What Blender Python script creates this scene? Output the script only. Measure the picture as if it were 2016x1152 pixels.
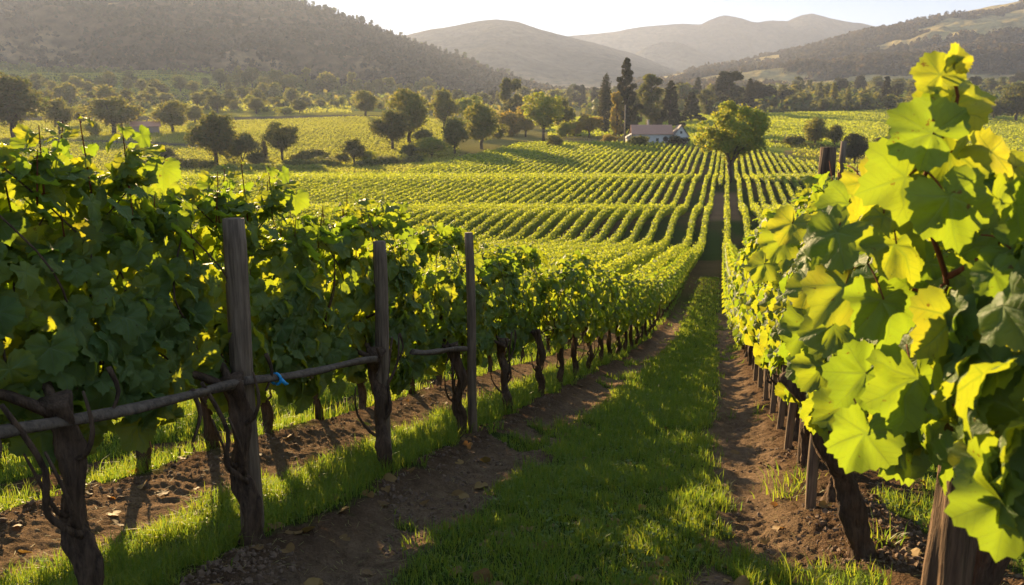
import bpy, math, random
import numpy as np
from math import sin, cos, tan, atan, radians, pi

for o in list(bpy.data.objects): bpy.data.objects.remove(o)
SC = bpy.context.scene
COL = SC.collection

# ------------------------------------------------------------------ camera
F = 1600.; CX = 1008.; CY = 576.; EYE = 1.3
P = atan((CY - 260.) / F)                 # downward pitch
TH = atan(422. / F * cos(P))              # vine rows run along +Y, the camera looks a little left of them
CP, SP, CT, ST = cos(P), sin(P), cos(TH), sin(TH)
cam = bpy.data.objects.new('camera', bpy.data.cameras.new('camera'))
COL.objects.link(cam); SC.camera = cam
cam.location = (0, 0, EYE)
cam.rotation_euler = (pi / 2 - P, 0, TH)
cam.data.lens = 36. * F / 2016.
cam.data.sensor_width = 36.
cam.data.clip_start = 0.05; cam.data.clip_end = 40000.
cam.data.dof.use_dof = True
cam.data.dof.focus_distance = 5.5
cam.data.dof.aperture_fstop = 5.0

# ------------------------------------------------------------------ light
SUN_AZ, SUN_EL = radians(38.), radians(14.0)      # azimuth left of +Y
w = bpy.data.worlds.new('World'); SC.world = w; w.use_nodes = True
nt = w.node_tree
bg = nt.nodes['Background']; sky = nt.nodes.new('ShaderNodeTexSky')
sky.sky_type = 'NISHITA'; sky.sun_disc = False
sky.sun_elevation = SUN_EL; sky.sun_rotation = -SUN_AZ
sky.air_density = 1.0; sky.dust_density = 0.4; sky.ozone_density = 1.5
gm = nt.nodes.new('ShaderNodeGamma'); gm.inputs[1].default_value = 0.17     # a softer, hazier sky than the clear-air model
nt.links.new(sky.outputs[0], gm.inputs[0]); 
tn = nt.nodes.new('ShaderNodeMix'); tn.data_type = 'RGBA'; tn.blend_type = 'MULTIPLY'; tn.inputs[0].default_value = 1.
tn.inputs[7].default_value = (.68, .87, 1.17, 1); nt.links.new(gm.outputs[0], tn.inputs[6])
nt.links.new(tn.outputs[2], bg.inputs[0]); bg.inputs[1].default_value = 0.138
sl = bpy.data.lights.new('sun', 'SUN'); sl.energy = 5.0; sl.angle = radians(0.6); sl.color = (1.0, 0.72, 0.38)
sun = bpy.data.objects.new('sun', sl); COL.objects.link(sun)
sun.rotation_euler = (pi / 2 - SUN_EL, 0, SUN_AZ + pi)   # local +Z aims at the sun
sun.location = (-60, 80, 60)
SC.view_settings.view_transform = 'Standard'; SC.view_settings.look = 'None'
SC.view_settings.exposure = 1.97; SC.view_settings.gamma = 1.0
SC.cycles.volume_bounces = 1
SC.cycles.max_bounces = 8; SC.cycles.transparent_max_bounces = 8; SC.cycles.transmission_bounces = 4

# ------------------------------------------------------------------ helpers
def to_world(a, D): return a * CT - D * ST, a * ST + D * CT
def to_cam(X, Y): return X * CT + Y * ST, -X * ST + Y * CT
def kof(y):
    t = (CY - y) / F
    return (t * CP - SP) / (CP + t * SP)
def zat(y, D): return EYE + D * kof(y)
def uof(x, y=400.):                      # lateral slope a/D of picture column x
    return (x - CX) / F * (CP - kof(y) * SP)
def px_of(X, Y, z):
    a, D = to_cam(X, Y); c = D * CP - (z - EYE) * SP
    return CX + F * a / c, CY - F * ((z - EYE) * CP + D * SP) / c

def hash2(ix, iy, seed):
    h = (ix.astype(np.int64) * 374761393 + iy.astype(np.int64) * 668265263 + seed * 1442695041) & 0xffffffff
    h = ((h ^ (h >> 13)) * 1274126177) & 0xffffffff
    return ((h ^ (h >> 16)) & 0xffffff) / float(0xffffff)
def vnoise(x, y, seed=0):
    x = np.asarray(x, float); y = np.asarray(y, float)
    ix = np.floor(x); iy = np.floor(y); fx = x - ix; fy = y - iy
    fx = fx * fx * (3 - 2 * fx); fy = fy * fy * (3 - 2 * fy)
    a = hash2(ix, iy, seed); b = hash2(ix + 1, iy, seed); c = hash2(ix, iy + 1, seed); d = hash2(ix + 1, iy + 1, seed)
    return (a + (b - a) * fx) * (1 - fy) + (c + (d - c) * fx) * fy
def fbm(x, y, seed=0, o=4, g=.5):
    s = 0; amp = 1; t = 0
    for i in range(o):
        s = s + amp * vnoise(x * 2 ** i + 17.3 * i, y * 2 ** i - 9.1 * i, seed + i); t += amp; amp *= g
    return s / t
def ridged(x, y, seed=0, o=4):
    s = 0; amp = 1; t = 0
    for i in range(o):
        s = s + amp * (1 - np.abs(2 * vnoise(x * 2 ** i + 7.7 * i, y * 2 ** i + 3.3 * i, seed + i) - 1)); t += amp; amp *= .5
    return s / t
def sst(a, b, x):
    t = np.clip((np.asarray(x, float) - a) / (b - a), 0, 1); return t * t * (3 - 2 * t)
def band(x, a, b, s): return sst(a - s, a + s, x) * (1 - sst(b - s, b + s, x))

ONES = 'first second third fourth fifth sixth seventh eighth ninth tenth eleventh twelfth thirteenth fourteenth fifteenth sixteenth seventeenth eighteenth nineteenth'.split()
TENS = {2: 'twent', 3: 'thirt', 4: 'fort', 5: 'fift', 6: 'sixt', 7: 'sevent', 8: 'eight', 9: 'ninet'}
def ordw(n):
    if n < 20: return ONES[n - 1]
    if n < 100:
        return TENS[n // 10] + ('ieth' if n % 10 == 0 else 'y-' + ONES[n % 10 - 1])
    return 'hundred-and-' + ordw(n - 100) if n > 100 else 'hundredth'

def newmesh(name, V, Fc, mats, rnd=None, uv=None, col=None, smooth=True, fmat=None):
    """V (n,3); Fc = list of (m,k) int arrays; uv per vertex"""
    me = bpy.data.meshes.new(name)
    if not isinstance(Fc, (list, tuple)): Fc = [Fc]
    Fc = [f for f in Fc if len(f)]
    V = np.asarray(V, np.float32)
    me.vertices.add(len(V)); me.vertices.foreach_set('co', V.ravel())
    loops = np.concatenate([f.ravel() for f in Fc]).astype(np.int32)
    tot = np.concatenate([np.full(len(f), f.shape[1]) for f in Fc]).astype(np.int32)
    st = np.concatenate([[0], np.cumsum(tot)[:-1]]).astype(np.int32)
    me.loops.add(len(loops)); me.loops.foreach_set('vertex_index', loops)
    me.polygons.add(len(tot)); me.polygons.foreach_set('loop_start', st)
    me.polygons.foreach_set('loop_total', tot)
    me.polygons.foreach_set('use_smooth', np.full(len(tot), smooth))
    if fmat is not None: me.polygons.foreach_set('material_index', np.asarray(fmat, np.int32))
    if rnd is not None:
        at = me.attributes.new('rnd', 'FLOAT', 'POINT'); at.data.foreach_set('value', np.asarray(rnd, np.float32))
    if uv is not None:
        l = me.uv_layers.new(name='UVMap'); l.data.foreach_set('uv', np.asarray(uv, np.float32)[loops].ravel())
    if col is not None:
        c4 = np.ones((len(V), 4), np.float32); c4[:, :3] = col
        at = me.attributes.new('Col', 'FLOAT_COLOR', 'POINT'); at.data.foreach_set('color', c4.ravel())
    for m in (mats if isinstance(mats, (list, tuple)) else [mats]): me.materials.append(m)
    me.update(calc_edges=True); me.validate()
    return me
def tag(o, label=None, cat=None, group=None, kind=None):
    if label: o['label'] = label
    if cat: o['category'] = cat
    if group: o['group'] = group
    if kind: o['kind'] = kind
    return o
def obj(name, me, parent=None, loc=(0, 0, 0)):
    o = bpy.data.objects.new(name, me); COL.objects.link(o); o.location = loc
    if parent: o.parent = parent
    return o
def empty(name, loc=(0, 0, 0), rz=0, sc=1.):
    o = bpy.data.objects.new(name, None); COL.objects.link(o); o.location = loc
    o.rotation_euler = (0, 0, rz); o.scale = (sc, sc, sc) if np.isscalar(sc) else sc
    o.empty_display_size = .2
    return o

class Geo:
    def __init__(s): s.V = []; s.T = []; s.Q = []; s.n = 0; s.fm = []
    def add(s, V, T=None, Q=None):
        if T is not None and len(T): s.T.append(np.asarray(T) + s.n)
        if Q is not None and len(Q): s.Q.append(np.asarray(Q) + s.n)
        s.V.append(np.asarray(V, float)); s.n += len(V)
    def mesh(s, name, mat, smooth=True):
        Fc = ([np.concatenate(s.T)] if s.T else []) + ([np.concatenate(s.Q)] if s.Q else [])
        return newmesh(name, np.concatenate(s.V), Fc, mat, smooth=smooth)
    def tube(s, pts, rad, n=8, rough=0., seed=0, lump=1.):
        pts = np.asarray(pts, float); m = len(pts)
        rad = np.broadcast_to(np.asarray(rad, float), (m,))
        tg = np.gradient(pts, axis=0); tg /= np.linalg.norm(tg, axis=1)[:, None] + 1e-9
        ref = np.array([1., 0, 0]) if abs(tg[0][0]) < .8 else np.array([0, 1., 0])
        u = np.cross(tg, ref); u /= np.linalg.norm(u, axis=1)[:, None]; v = np.cross(tg, u)
        an = np.arange(n) * 2 * pi / n
        R = rad[:, None] * np.ones((1, n))
        if rough:
            L = np.arange(m)[:, None]
            R = R * (1 + rough * (2 * fbm(an[None, :] * 1.6 * lump, L * .35 + 0 * an[None, :], seed, 3) - 1)
                     + rough * .6 * np.cos(an[None, :] * 3 + L * .25 + seed))
        V = pts[:, None] + R[..., None] * (np.cos(an)[None, :, None] * u[:, None] + np.sin(an)[None, :, None] * v[:, None])
        V = V.reshape(-1, 3)
        i = np.arange(m - 1)[:, None] * n; j = np.arange(n)[None]; k = (j + 1) % n
        Q = np.stack([i + j, i + k, i + n + k, i + n + j], -1).reshape(-1, 4)
        V = np.concatenate([V, pts[:1], pts[-1:]])
        jj = np.arange(n); kk = (jj + 1) % n
        T = np.concatenate([np.stack([kk, jj, np.full(n, m * n)], -1), np.stack([(m - 1) * n + jj, (m - 1) * n + kk, np.full(n, m * n + 1)], -1)])
        s.add(V, T, Q)
    def box(s, x0, x1, y0, y1, z0, z1):
        V = [(x, y, z) for z in (z0, z1) for y in (y0, y1) for x in (x0, x1)]
        s.add(V, Q=[(0, 2, 3, 1), (4, 5, 7, 6), (0, 1, 5, 4), (2, 6, 7, 3), (0, 4, 6, 2), (1, 3, 7, 5)])
def curve_pts(ctrl, n):
    c = np.asarray(ctrl, float); m = len(c)
    t = np.linspace(0, m - 1, n); i = np.clip(t.astype(int), 0, m - 2); f = (t - i)[:, None]
    p0 = c[np.clip(i - 1, 0, m - 1)]; p1 = c[i]; p2 = c[i + 1]; p3 = c[np.clip(i + 2, 0, m - 1)]
    return .5 * ((2 * p1) + (-p0 + p2) * f + (2 * p0 - 5 * p1 + 4 * p2 - p3) * f ** 2 + (-p0 + 3 * p1 - 3 * p2 + p3) * f ** 3)

# ------------------------------------------------------------------ materials
class NT:
    def __init__(s, name):
        s.m = bpy.data.materials.new(name); s.m.use_nodes = True; s.t = s.m.node_tree
        s.b = s.t.nodes['Principled BSDF']; s.out = s.t.nodes['Material Output']
    def n(s, typ, **k):
        nd = s.t.nodes.new(typ)
        for a, v in k.items(): setattr(nd, a, v)
        return nd
    def l(s, a, b): s.t.links.new(a, b)
    def math(s, op, a, b=None, c=None):
        nd = s.n('ShaderNodeMath', operation=op)
        for i, v in enumerate((a, b, c)):
            if v is None: continue
            if isinstance(v, (int, float)): nd.inputs[i].default_value = v
            else: s.l(v, nd.inputs[i])
        return nd.outputs[0]
    def mix(s, fac, a, b, blend='MIX'):
        nd = s.n('ShaderNodeMix', data_type='RGBA', blend_type=blend)
        for i, v in ((0, fac), (6, a), (7, b)):
            if isinstance(v, (int, float)): nd.inputs[i].default_value = v
            elif isinstance(v, tuple): nd.inputs[i].default_value = (*v, 1)
            else: s.l(v, nd.inputs[i])
        return nd.outputs[2]
    def ramp(s, x, stops):
        nd = s.n('ShaderNodeValToRGB'); e = nd.color_ramp.elements
        while len(e) < len(stops): e.new(.5)
        for q, (p_, c) in zip(e, stops): q.position = p_; q.color = (*c, 1) if len(c) == 3 else c
        s.l(x, nd.inputs[0]); return nd.outputs[0]
    def noise(s, vec, scale, det=3, rough=.5):
        nd = s.n('ShaderNodeTexNoise'); nd.inputs['Scale'].default_value = scale
        nd.inputs['Detail'].default_value = det; nd.inputs['Roughness'].default_value = rough
        if vec is not None: s.l(vec, nd.inputs['Vector'])
        return nd.outputs[0]
    def bump(s, hgt, strength, dist):
        nd = s.n('ShaderNodeBump'); nd.inputs['Strength'].default_value = strength; nd.inputs['Distance'].default_value = dist
        s.l(hgt, nd.inputs['Height']); return nd.outputs[0]
    def attr(s, name): return s.n('ShaderNodeAttribute', attribute_name=name)

def leaf_material(name, dark, light, trans, tfac=.5, veins=False, rough=.5, objvar=.25, spec=.35, tvar=1.):
    k = NT(name); r = k.attr('rnd').outputs['Fac']
    base = k.mix(r, dark, light)
    oi = k.n('ShaderNodeObjectInfo').outputs['Random']
    hs = k.n('ShaderNodeHueSaturation'); k.l(base, hs.inputs['Color'])
    k.l(k.math('ADD', k.math('MULTIPLY', oi, .035 * objvar * 4), .5 - .0175 * objvar * 4), hs.inputs['Hue'])
    k.l(k.math('ADD', k.math('MULTIPLY', oi, objvar * 1.2), 1 - objvar * .6), hs.inputs['Value'])
    base = hs.outputs[0]
    r2 = k.math('FRACT', k.math('MULTIPLY', r, 7.31))
    tr = k.mix(r2, tuple(c * (1 + tvar * (f - 1)) for c, f in zip(trans, (.55, .78, 1.))), tuple(min(1, c * (1 + tvar * (f - 1))) for c, f in zip(trans, (1.3, 1.08, 1.2))))
    if veins:
        uvn = k.n('ShaderNodeUVMap', uv_map='UVMap'); sx = k.n('ShaderNodeSeparateXYZ'); k.l(uvn.outputs[0], sx.inputs[0])
        x = k.math('ABSOLUTE', sx.outputs[0]); y = sx.outputs[1]; m = None
        for ang, wd in ((0, .060), (52, .050), (108, .040)):
            ca, sa = cos(radians(ang)), sin(radians(ang))
            d = k.math('ABSOLUTE', k.math('SUBTRACT', k.math('MULTIPLY', x, ca), k.math('MULTIPLY', y, sa)))
            al = k.math('ADD', k.math('MULTIPLY', x, sa), k.math('MULTIPLY', y, ca))
            on = k.math('GREATER_THAN', al, 0)
            wv = k.math('MULTIPLY', k.math('MAXIMUM', k.math('SUBTRACT', 1.1, al), .25), wd)
            v = k.math('MULTIPLY', on, k.math('SUBTRACT', 1, k.math('MINIMUM', k.math('DIVIDE', d, wv), 1)))
            q = k.math('MULTIPLY', k.math('SUBTRACT', al, k.math('MULTIPLY', d, .8)), 7.)
            q = k.math('ABSOLUTE', k.math('SUBTRACT', k.math('FRACT', q), .5))
            sv = k.math('MULTIPLY', k.math('MULTIPLY', on, k.math('LESS_THAN', d, k.math('MULTIPLY', al, .42))), k.math('SUBTRACT', 1, k.math('MINIMUM', k.math('MULTIPLY', q, 9.), 1)))
            v = k.math('MAXIMUM', v, k.math('MULTIPLY', sv, .5))
            m = v if m is None else k.math('MAXIMUM', m, v)
        nz = k.noise(uvn.outputs[0], 5, 3)
        tco = k.n('ShaderNodeNewGeometry').outputs['Position']
        sp1 = k.noise(tco, 38, 4, .7); sp2 = k.noise(tco, 9, 3, .6)
        spot = k.math('MULTIPLY', k.math('GREATER_THAN', sp1, .665), k.math('GREATER_THAN', sp2, .50))
        blot = k.ramp(sp2, [(.42, (0, 0, 0)), (.60, (1, 1, 1))])
        base = k.mix(k.math('MULTIPLY', m, .7), base, (.26, .34, .14))
        tr = k.mix(k.math('MULTIPLY', m, .75), tr, (.13, .20, .02))
        base = k.mix(k.math('MULTIPLY', nz, .5), base, k.mix(.5, base, (.13, .16, .03)))
        tr = k.mix(k.math('MULTIPLY', blot, .45), tr, (.26, .40, .02)); tr = k.mix(k.math('MULTIPLY', nz, .3), tr, (.30, .30, .01))
        tr = k.mix(k.math('MULTIPLY', spot, .85), tr, (.16, .07, .01)); base = k.mix(k.math('MULTIPLY', spot, .8), base, (.14, .07, .03))
        hgt = k.math('SUBTRACT', k.math('MULTIPLY', nz, .5), k.math('MULTIPLY', m, .5))
        k.l(k.bump(hgt, .6, .012), k.b.inputs['Normal'])
    k.l(base, k.b.inputs['Base Color']); k.b.inputs['Roughness'].default_value = rough
    k.b.inputs['Specular IOR Level'].default_value = spec
    tb = k.n('ShaderNodeBsdfTranslucent'); k.l(tr, tb.inputs[0])
    mx = k.n('ShaderNodeMixShader'); mx.inputs[0].default_value = tfac
    k.l(k.b.outputs[0], mx.inputs[1]); k.l(tb.outputs[0], mx.inputs[2]); k.l(mx.outputs[0], k.out.inputs[0])
    return k.m

M = {}
M['vine_leaf'] = leaf_material('vine_leaf', (.080, .145, .048), (.14, .20, .055), (.43, .49, .018), .52, True, .55, .12, .25)
M['vine_leaf_far'] = leaf_material('vine_leaf_far', (.08, .14, .022), (.13, .18, .035), (.50, .55, .025), .5, False, .6, .12, tvar=.25)
M['grass'] = leaf_material('grass', (.040, .095, .016), (.13, .19, .034), (.36, .46, .03), .42, False, .55, .0)
M['grass_dry'] = leaf_material('grass_dry', (.20, .17, .07), (.30, .25, .10), (.4, .33, .1), .4, False, .7, .0)
M['tree_dark'] = leaf_material('tree_dark', (.030, .050, .014), (.075, .092, .024), (.22, .22, .03), .38, False, .7, .3, .2)
M['tree_olive'] = leaf_material('tree_olive', (.055, .080, .020), (.12, .13, .032), (.36, .34, .04), .42, False, .7, .3, .2)
M['tree_bright'] = leaf_material('tree_bright', (.10, .17, .022), (.15, .19, .028), (.44, .44, .03), .48, False, .6, .2, .2)
M['tree_yellow'] = leaf_material('tree_yellow', (.13, .12, .03), (.24, .19, .05), (.50, .38, .05), .45, False, .7, .2, .2)
M['conifer'] = leaf_material('conifer', (.018, .028, .014), (.045, .048, .018), (.10, .085, .02), .25, False, .8, .3, .15)
M['scrub'] = leaf_material('scrub', (.028, .027, .014), (.066, .055, .028), (.12, .09, .03), .25, False, .85, .1, .1)

def bark_material(name, c0, c1, sc=30., stretch=.18, bs=1., bd=.012):
    k = NT(name); tc = k.n('ShaderNodeTexCoord').outputs['Object']
    mp = k.n('ShaderNodeMapping'); mp.inputs['Scale'].default_value = (1, 1, stretch); k.l(tc, mp.inputs[0])
    a = k.noise(mp.outputs[0], sc, 5, .65)
    b = k.noise(mp.outputs[0], sc * 3.3, 3, .6)
    c = k.noise(tc, sc * .2, 2)
    f = k.math('ADD', k.math('MULTIPLY', a, .7), k.math('MULTIPLY', b, .3))
    colr = k.ramp(f, [(.35, c0), (.62, c1)])
    colr = k.mix(k.math('MULTIPLY', c, .5), colr, c0)
    k.l(colr, k.b.inputs['Base Color']); k.b.inputs['Roughness'].default_value = .9
    k.b.inputs['Specular IOR Level'].default_value = .2
    k.l(k.bump(f, bs, bd), k.b.inputs['Normal'])
    return k.m
M['vine_bark'] = bark_material('vine_bark', (.035, .022, .015), (.17, .105, .065), 32, .15, 1., .03)
M['post_wood'] = bark_material('post_wood', (.075, .052, .036), (.29, .21, .145), 38, .06, 1., .008)
M['split_post'] = bark_material('split_post', (.035, .021, .014), (.22, .14, .085), 24, .09, 1., .03)
M['rail_wood'] = bark_material('rail_wood', (.055, .042, .033), (.20, .15, .11), 30, .6, 1., .012)
M['tree_bark'] = bark_material('tree_bark', (.03, .022, .016), (.11, .08, .055), 6, .3, .6, .05)
M['cane'] = bark_material('cane', (.10, .028, .014), (.22, .075, .03), 60, .3, .3, .003)
def plain(name, c, rough=.7, nz=.25, sc=4., metal=0., bumpd=.01):
    k = NT(name); tc = k.n('ShaderNodeTexCoord').outputs['Object']; a = k.noise(tc, sc, 5, .6)
    k.l(k.mix(a, tuple(v * (1 - nz) for v in c), tuple(min(1, v * (1 + nz)) for v in c)), k.b.inputs['Base Color'])
    k.b.inputs['Roughness'].default_value = rough; k.b.inputs['Metallic'].default_value = metal
    k.l(k.bump(a, .3, bumpd), k.b.inputs['Normal']); return k.m

# ground: colour attribute = what grows there; soil texture on top
k = NT('ground'); col = k.attr('Col').outputs['Color']
geo = k.n('ShaderNodeNewGeometry').outputs['Position']
n1 = k.noise(geo, 9., 6, .62); n2 = k.noise(geo, 70., 4, .6); n3 = k.noise(geo, .06, 5, .6)
c = k.mix(1., col, k.ramp(n1, [(.3, (.68, .66, .64)), (.7, (1.25, 1.25, 1.25))]), 'MULTIPLY')
c = k.mix(1., c, k.ramp(n2, [(.3, (.72, .72, .72)), (.7, (1.2, 1.2, 1.2))]), 'MULTIPLY')
c = k.mix(1., c, k.ramp(n3, [(.3, (.82, .82, .8)), (.7, (1.15, 1.15, 1.15))]), 'MULTIPLY')
k.l(c, k.b.inputs['Base Color']); k.b.inputs['Roughness'].default_value = 1.; k.b.inputs['Specular IOR Level'].default_value = .0
k.l(k.bump(k.math('ADD', n1, k.math('MULTIPLY', n2, .6)), 1., .06), k.b.inputs['Normal']); M['ground'] = k.m
k = NT('hillside'); col = k.attr('Col').outputs['Color']; geo = k.n('ShaderNodeNewGeometry').outputs['Position']
n1 = k.noise(geo, .035, 6, .65); n2 = k.noise(geo, .009, 4, .6)
c = k.mix(1., col, k.ramp(n1, [(.35, (.6, .62, .62)), (.65, (1.35, 1.3, 1.25))]), 'MULTIPLY')
k.l(c, k.b.inputs['Base Color']); k.b.inputs['Roughness'].default_value = 1.; k.b.inputs['Specular IOR Level'].default_value = .0
k.l(k.bump(k.math('ADD', n1, n2), 1., 14.), k.b.inputs['Normal']); M['hill'] = k.m

# ------------------------------------------------------------------ terrain
NEAR_S = -kof(605.)                       # the vineyard falls away from the camera
DK = [20., 26, 33, 44, 58, 75, 92, 102, 112, 120, 128, 140, 152, 160, 172, 184, 192, 205, 220, 232, 245, 280, 330, 400, 500, 650, 900, 1300, 2000, 5500]
YC = [None, 672, 636, 592, 550, 523, 508, 494, 458, 436, 428, 424, 420, 405, 388, 371, 362, 359, 356, 353, 340]
XK = [-1200, 0, 400, 750, 1000, 1250, 1430, 1750, 2016, 3400]
YF = {280: [308, 308, 326, 325, 315, 312, 318, 325, 325, 325], 330: [280, 280, 296, 296, 290, 290, 294, 300, 302, 302],
      400: [268, 268, 262, 258, 274, 274, 274, 275, 282, 282], 500: [226, 228, 236, 228, 254, 248, 247, 240, 256, 256],
      650: [186, 188, 200, 214, 236, 226, 222, 217, 232, 232], 900: [152, 152, 162, 196, 212, 202, 200, 192, 186, 186],
      1300: [124, 124, 134, 172, 190, 186, 182, 166, 160, 160], 2000: [120, 120, 126, 166, 178, 174, 170, 158, 150, 150],
      5500: [150, 150, 150, 165, 172, 170, 165, 158, 150, 150]}
LD = np.log(DK)
KT = np.zeros((len(DK), len(XK)))
for i, d in enumerate(DK):
    if i == 0: KT[i] = (-EYE - NEAR_S * d) / d
    elif d in YF: KT[i] = [kof(v) for v in YF[d]]
    else: KT[i] = kof(YC[i])
UX = np.array([uof(v) for v in XK])
# fine table, smoothed along distance
LDf = np.linspace(LD[0], LD[-1], 700)
KF = np.stack([np.interp(LDf, LD, KT[:, j]) for j in range(len(XK))], 1)
ker = np.hanning(11); ker /= ker.sum()
KF = np.stack([np.convolve(np.pad(KF[:, j], 5, mode='edge'), ker, 'valid') for j in range(len(XK))], 1)
UXf = np.linspace(UX[0], UX[-1], 240)
KF = np.stack([np.interp(UXf, UX, KF[i]) for i in range(len(LDf))])
ker = np.hanning(13); ker /= ker.sum()
KF = np.stack([np.convolve(np.pad(KF[i], 6, mode='edge'), ker, 'valid') for i in range(len(LDf))])
ROWS_L = [-2.25, -4.0] + [-6.6 - 2.6 * i for i in range(90)]
ROW_R = .74
def ground_z(X, Y, detail=True):
    X = np.asarray(X, float); Y = np.asarray(Y, float)
    a, D = to_cam(X, Y); Dc = np.maximum(D, 20.)
    u = np.clip(a / Dc, UXf[0], UXf[-1])
    fi = np.clip((np.log(Dc) - LDf[0]) / (LDf[1] - LDf[0]), 0, len(LDf) - 1.001); i = fi.astype(int); fi = fi - i
    fj = np.clip((u - UXf[0]) / (UXf[1] - UXf[0]), 0, len(UXf) - 1.001); j = fj.astype(int); fj = fj - j
    kk = (KF[i, j] * (1 - fi) + KF[i + 1, j] * fi) * (1 - fj) + (KF[i, j + 1] * (1 - fi) + KF[i + 1, j + 1] * fi) * fj
    zf = EYE + kk * Dc; zn = -NEAR_S * D
    z = np.where(D < 20, zn, zf)
    if detail:
        near = 1 - sst(50, 90, D)
        z = z + near * bank(X, Y)
        z = z + sst(250, 500, D) * (fbm(X / 90, Y / 90, 5, 4) - .5) * 9 * sst(250, 900, D)
    return z
def bank(X, Y):
    b = 0
    for r in (-2.25, -4.0, ROW_R): b = b + .10 * np.exp(-((X - r - .12) / .30) ** 2)
    b = b + .09 * np.exp(-((X - ROW_R - 2.6) / .4) ** 2)
    b = b - .05 * np.exp(-((X + 1.7) / .22) ** 2) - .05 * np.exp(-((X - .28) / .2) ** 2) - .04 * np.exp(-((X + 3.2) / .35) ** 2)
    return b + (fbm(X * 1.3, Y * 1.3, 3, 3) - .5) * .10
def zone_grass(X, Y):
    """share of grass cover near the camera"""
    wv = (fbm(X * 0 + 3.1, Y * 1.1, 11, 3) - .5) * .35; w2 = (fbm(X * 3.2, Y * 3.2, 12, 3) - .5) * .38
    g = band(X + w2, -1.38 + wv, .02 - wv * .6, .10)
    g = np.maximum(g, band(X + w2, -3.12 + wv * .5, -2.18, .08))
    g = np.maximum(g, band(X + w2, -4.45, -3.95, .10) * (vnoise(X * 1.2, Y * 1.2, 14) > .3))
    g = np.maximum(g, band(X + w2, -6.7, -4.80, .10))
    g = np.maximum(g, band(X + w2, -9.3, -7.2, .12))
    g = np.maximum(g, band(X + w2, 1.5, 2.7, .12))
    g = np.maximum(g, sst(.70, .74, fbm(X * 1.7, Y * 1.7, 21, 3)) * .9)
    return g
def soil_detail(X, Y):
    b = np.abs(fbm(X * 4, Y * 4, 31, 3) - .5) * -.07
    c = sst(.42, .66, fbm(X * 15, Y * 15, 35, 3)) * .017
    d = sst(.45, .62, fbm(X * 34, Y * 34, 39, 2)) * .010
    soft = .45 + .55 * sst(.35, .6, fbm(X * 1.5, Y * 1.5, 33, 2))
    return b + (c + d) * soft

def picx(X, Y): 
    a, D = to_cam(X, Y); return a / np.maximum(D, .1) / .96 * F + CX
def field3_max(x):                        # how far the terrace rows reach at picture column x
    return np.interp(x, [0, 780, 800, 900, 1000, 1040, 1340, 1500, 1620, 2016], [236, 236, 240, 280, 322, 345, 350, 330, 262, 250])

def build_ground():
    Ds = np.concatenate([np.exp(np.linspace(np.log(.5), np.log(2.2), 60, endpoint=False)),
                         np.exp(np.linspace(np.log(2.2), np.log(32), 640, endpoint=False)),
                         np.exp(np.linspace(np.log(32), np.log(4900), 420))])
    us = np.concatenate([np.linspace(-6, -.72, 60, endpoint=False), np.linspace(-.72, .70, 520, endpoint=False), np.linspace(.70, 6, 60)])
    D, U = np.meshgrid(Ds, us, indexing='ij'); A = np.where(np.abs(U) > .73, np.sign(U) * (.73 * D + (np.abs(U) - .73) * np.minimum(D * .08, 14.) * 5 * (1 + D / 4900. * 3)), U * D)
    X, Y = to_world(A, D)
    g = zone_grass(X, Y); near = 1 - sst(25, 50, D)
    z = ground_z(X, Y)
    z = z + near * soil_detail(X, Y) * (1 - .75 * g)
    # colours
    dirt = np.array([.128, .083, .053]); track = np.array([.215, .148, .096]); turf = np.array([.055, .085, .020])
    n = fbm(X * .9, Y * .9, 41, 4)[..., None]
    tr = np.maximum(band(X, -3.8, -2.7, .15), np.maximum(band(X, -.1, .55, .12), band(X, -1.9, -1.3, .15)))[..., None]
    cn = dirt * (1 - tr) + track * tr; cn = cn * (.75 + .5 * n)
    cn = cn * (1 - g[..., None]) + turf * g[..., None]
    # terraces: soil with weeds between the rows
    m = sst(.42, .6, fbm(X * .12, Y * .05, 44, 4))[..., None]
    ct = np.array([.135, .095, .045]) * (1 - m) + np.array([.06, .085, .022]) * m
    px = picx(X, Y)
    path = (band(X, -3.5, 3.0, .5) * band(D, 122, 178, 4))[..., None]
    ct = ct * (1 - path) + np.array([.24, .15, .09]) * path
    # far fields
    fld = np.array([.20, .19, .035]); dry = np.array([.15, .14, .055]); grn = np.array([.11, .14, .028])
    nf = fbm(X / 60, Y / 60, 50, 4)[..., None]
    cf = fld * (.85 + .3 * nf)
    road = ((np.abs(D - (352 + 10 * np.sin(A / 50))) < 7) & (px < 420))[..., None] | ((np.abs(D - 520 - A * .12) < 16) & (px < 760))[..., None]
    right = (px > 1560)[..., None] & (D < 330)[..., None]
    cf = np.where((D > 620)[..., None], dry * .8 * sst(.5, .65, nf) + grn * (1 - sst(.45, .6, nf)), cf)
    cf = np.where((px > 1240)[..., None] & (D < 640)[..., None], np.array([.150, .185, .032]) * (.85 + .3 * nf), cf)
    cf = np.where((px > 900)[..., None] & (px < 1240)[..., None], np.array([.18, .16, .05]) * (.8 + .4 * nf), cf)
    cf = np.where(right, np.array([.20, .16, .06]), cf)
    cf = np.where(road, np.array([.085, .080, .050]), cf)
    edge = (D > field3_max(px) + 6)[..., None]
    s1 = sst(30, 45, D)[..., None]
    c = cn * (1 - s1) + ct * s1
    c = np.where(edge, cf, c)
    nr, nc = D.shape
    V = np.stack([X, Y, z], -1).reshape(-1, 3)
    i = np.arange(nr - 1)[:, None] * nc; j = np.arange(nc - 1)[None]
    Q = np.stack([i + j, i + j + 1, i + nc + j + 1, i + nc + j], -1).reshape(-1, 4)
    o = obj('ground', newmesh('ground', V, [Q], M['ground'], col=c.reshape(-1, 3)))
    tag(o, kind='structure')
build_ground()

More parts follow.
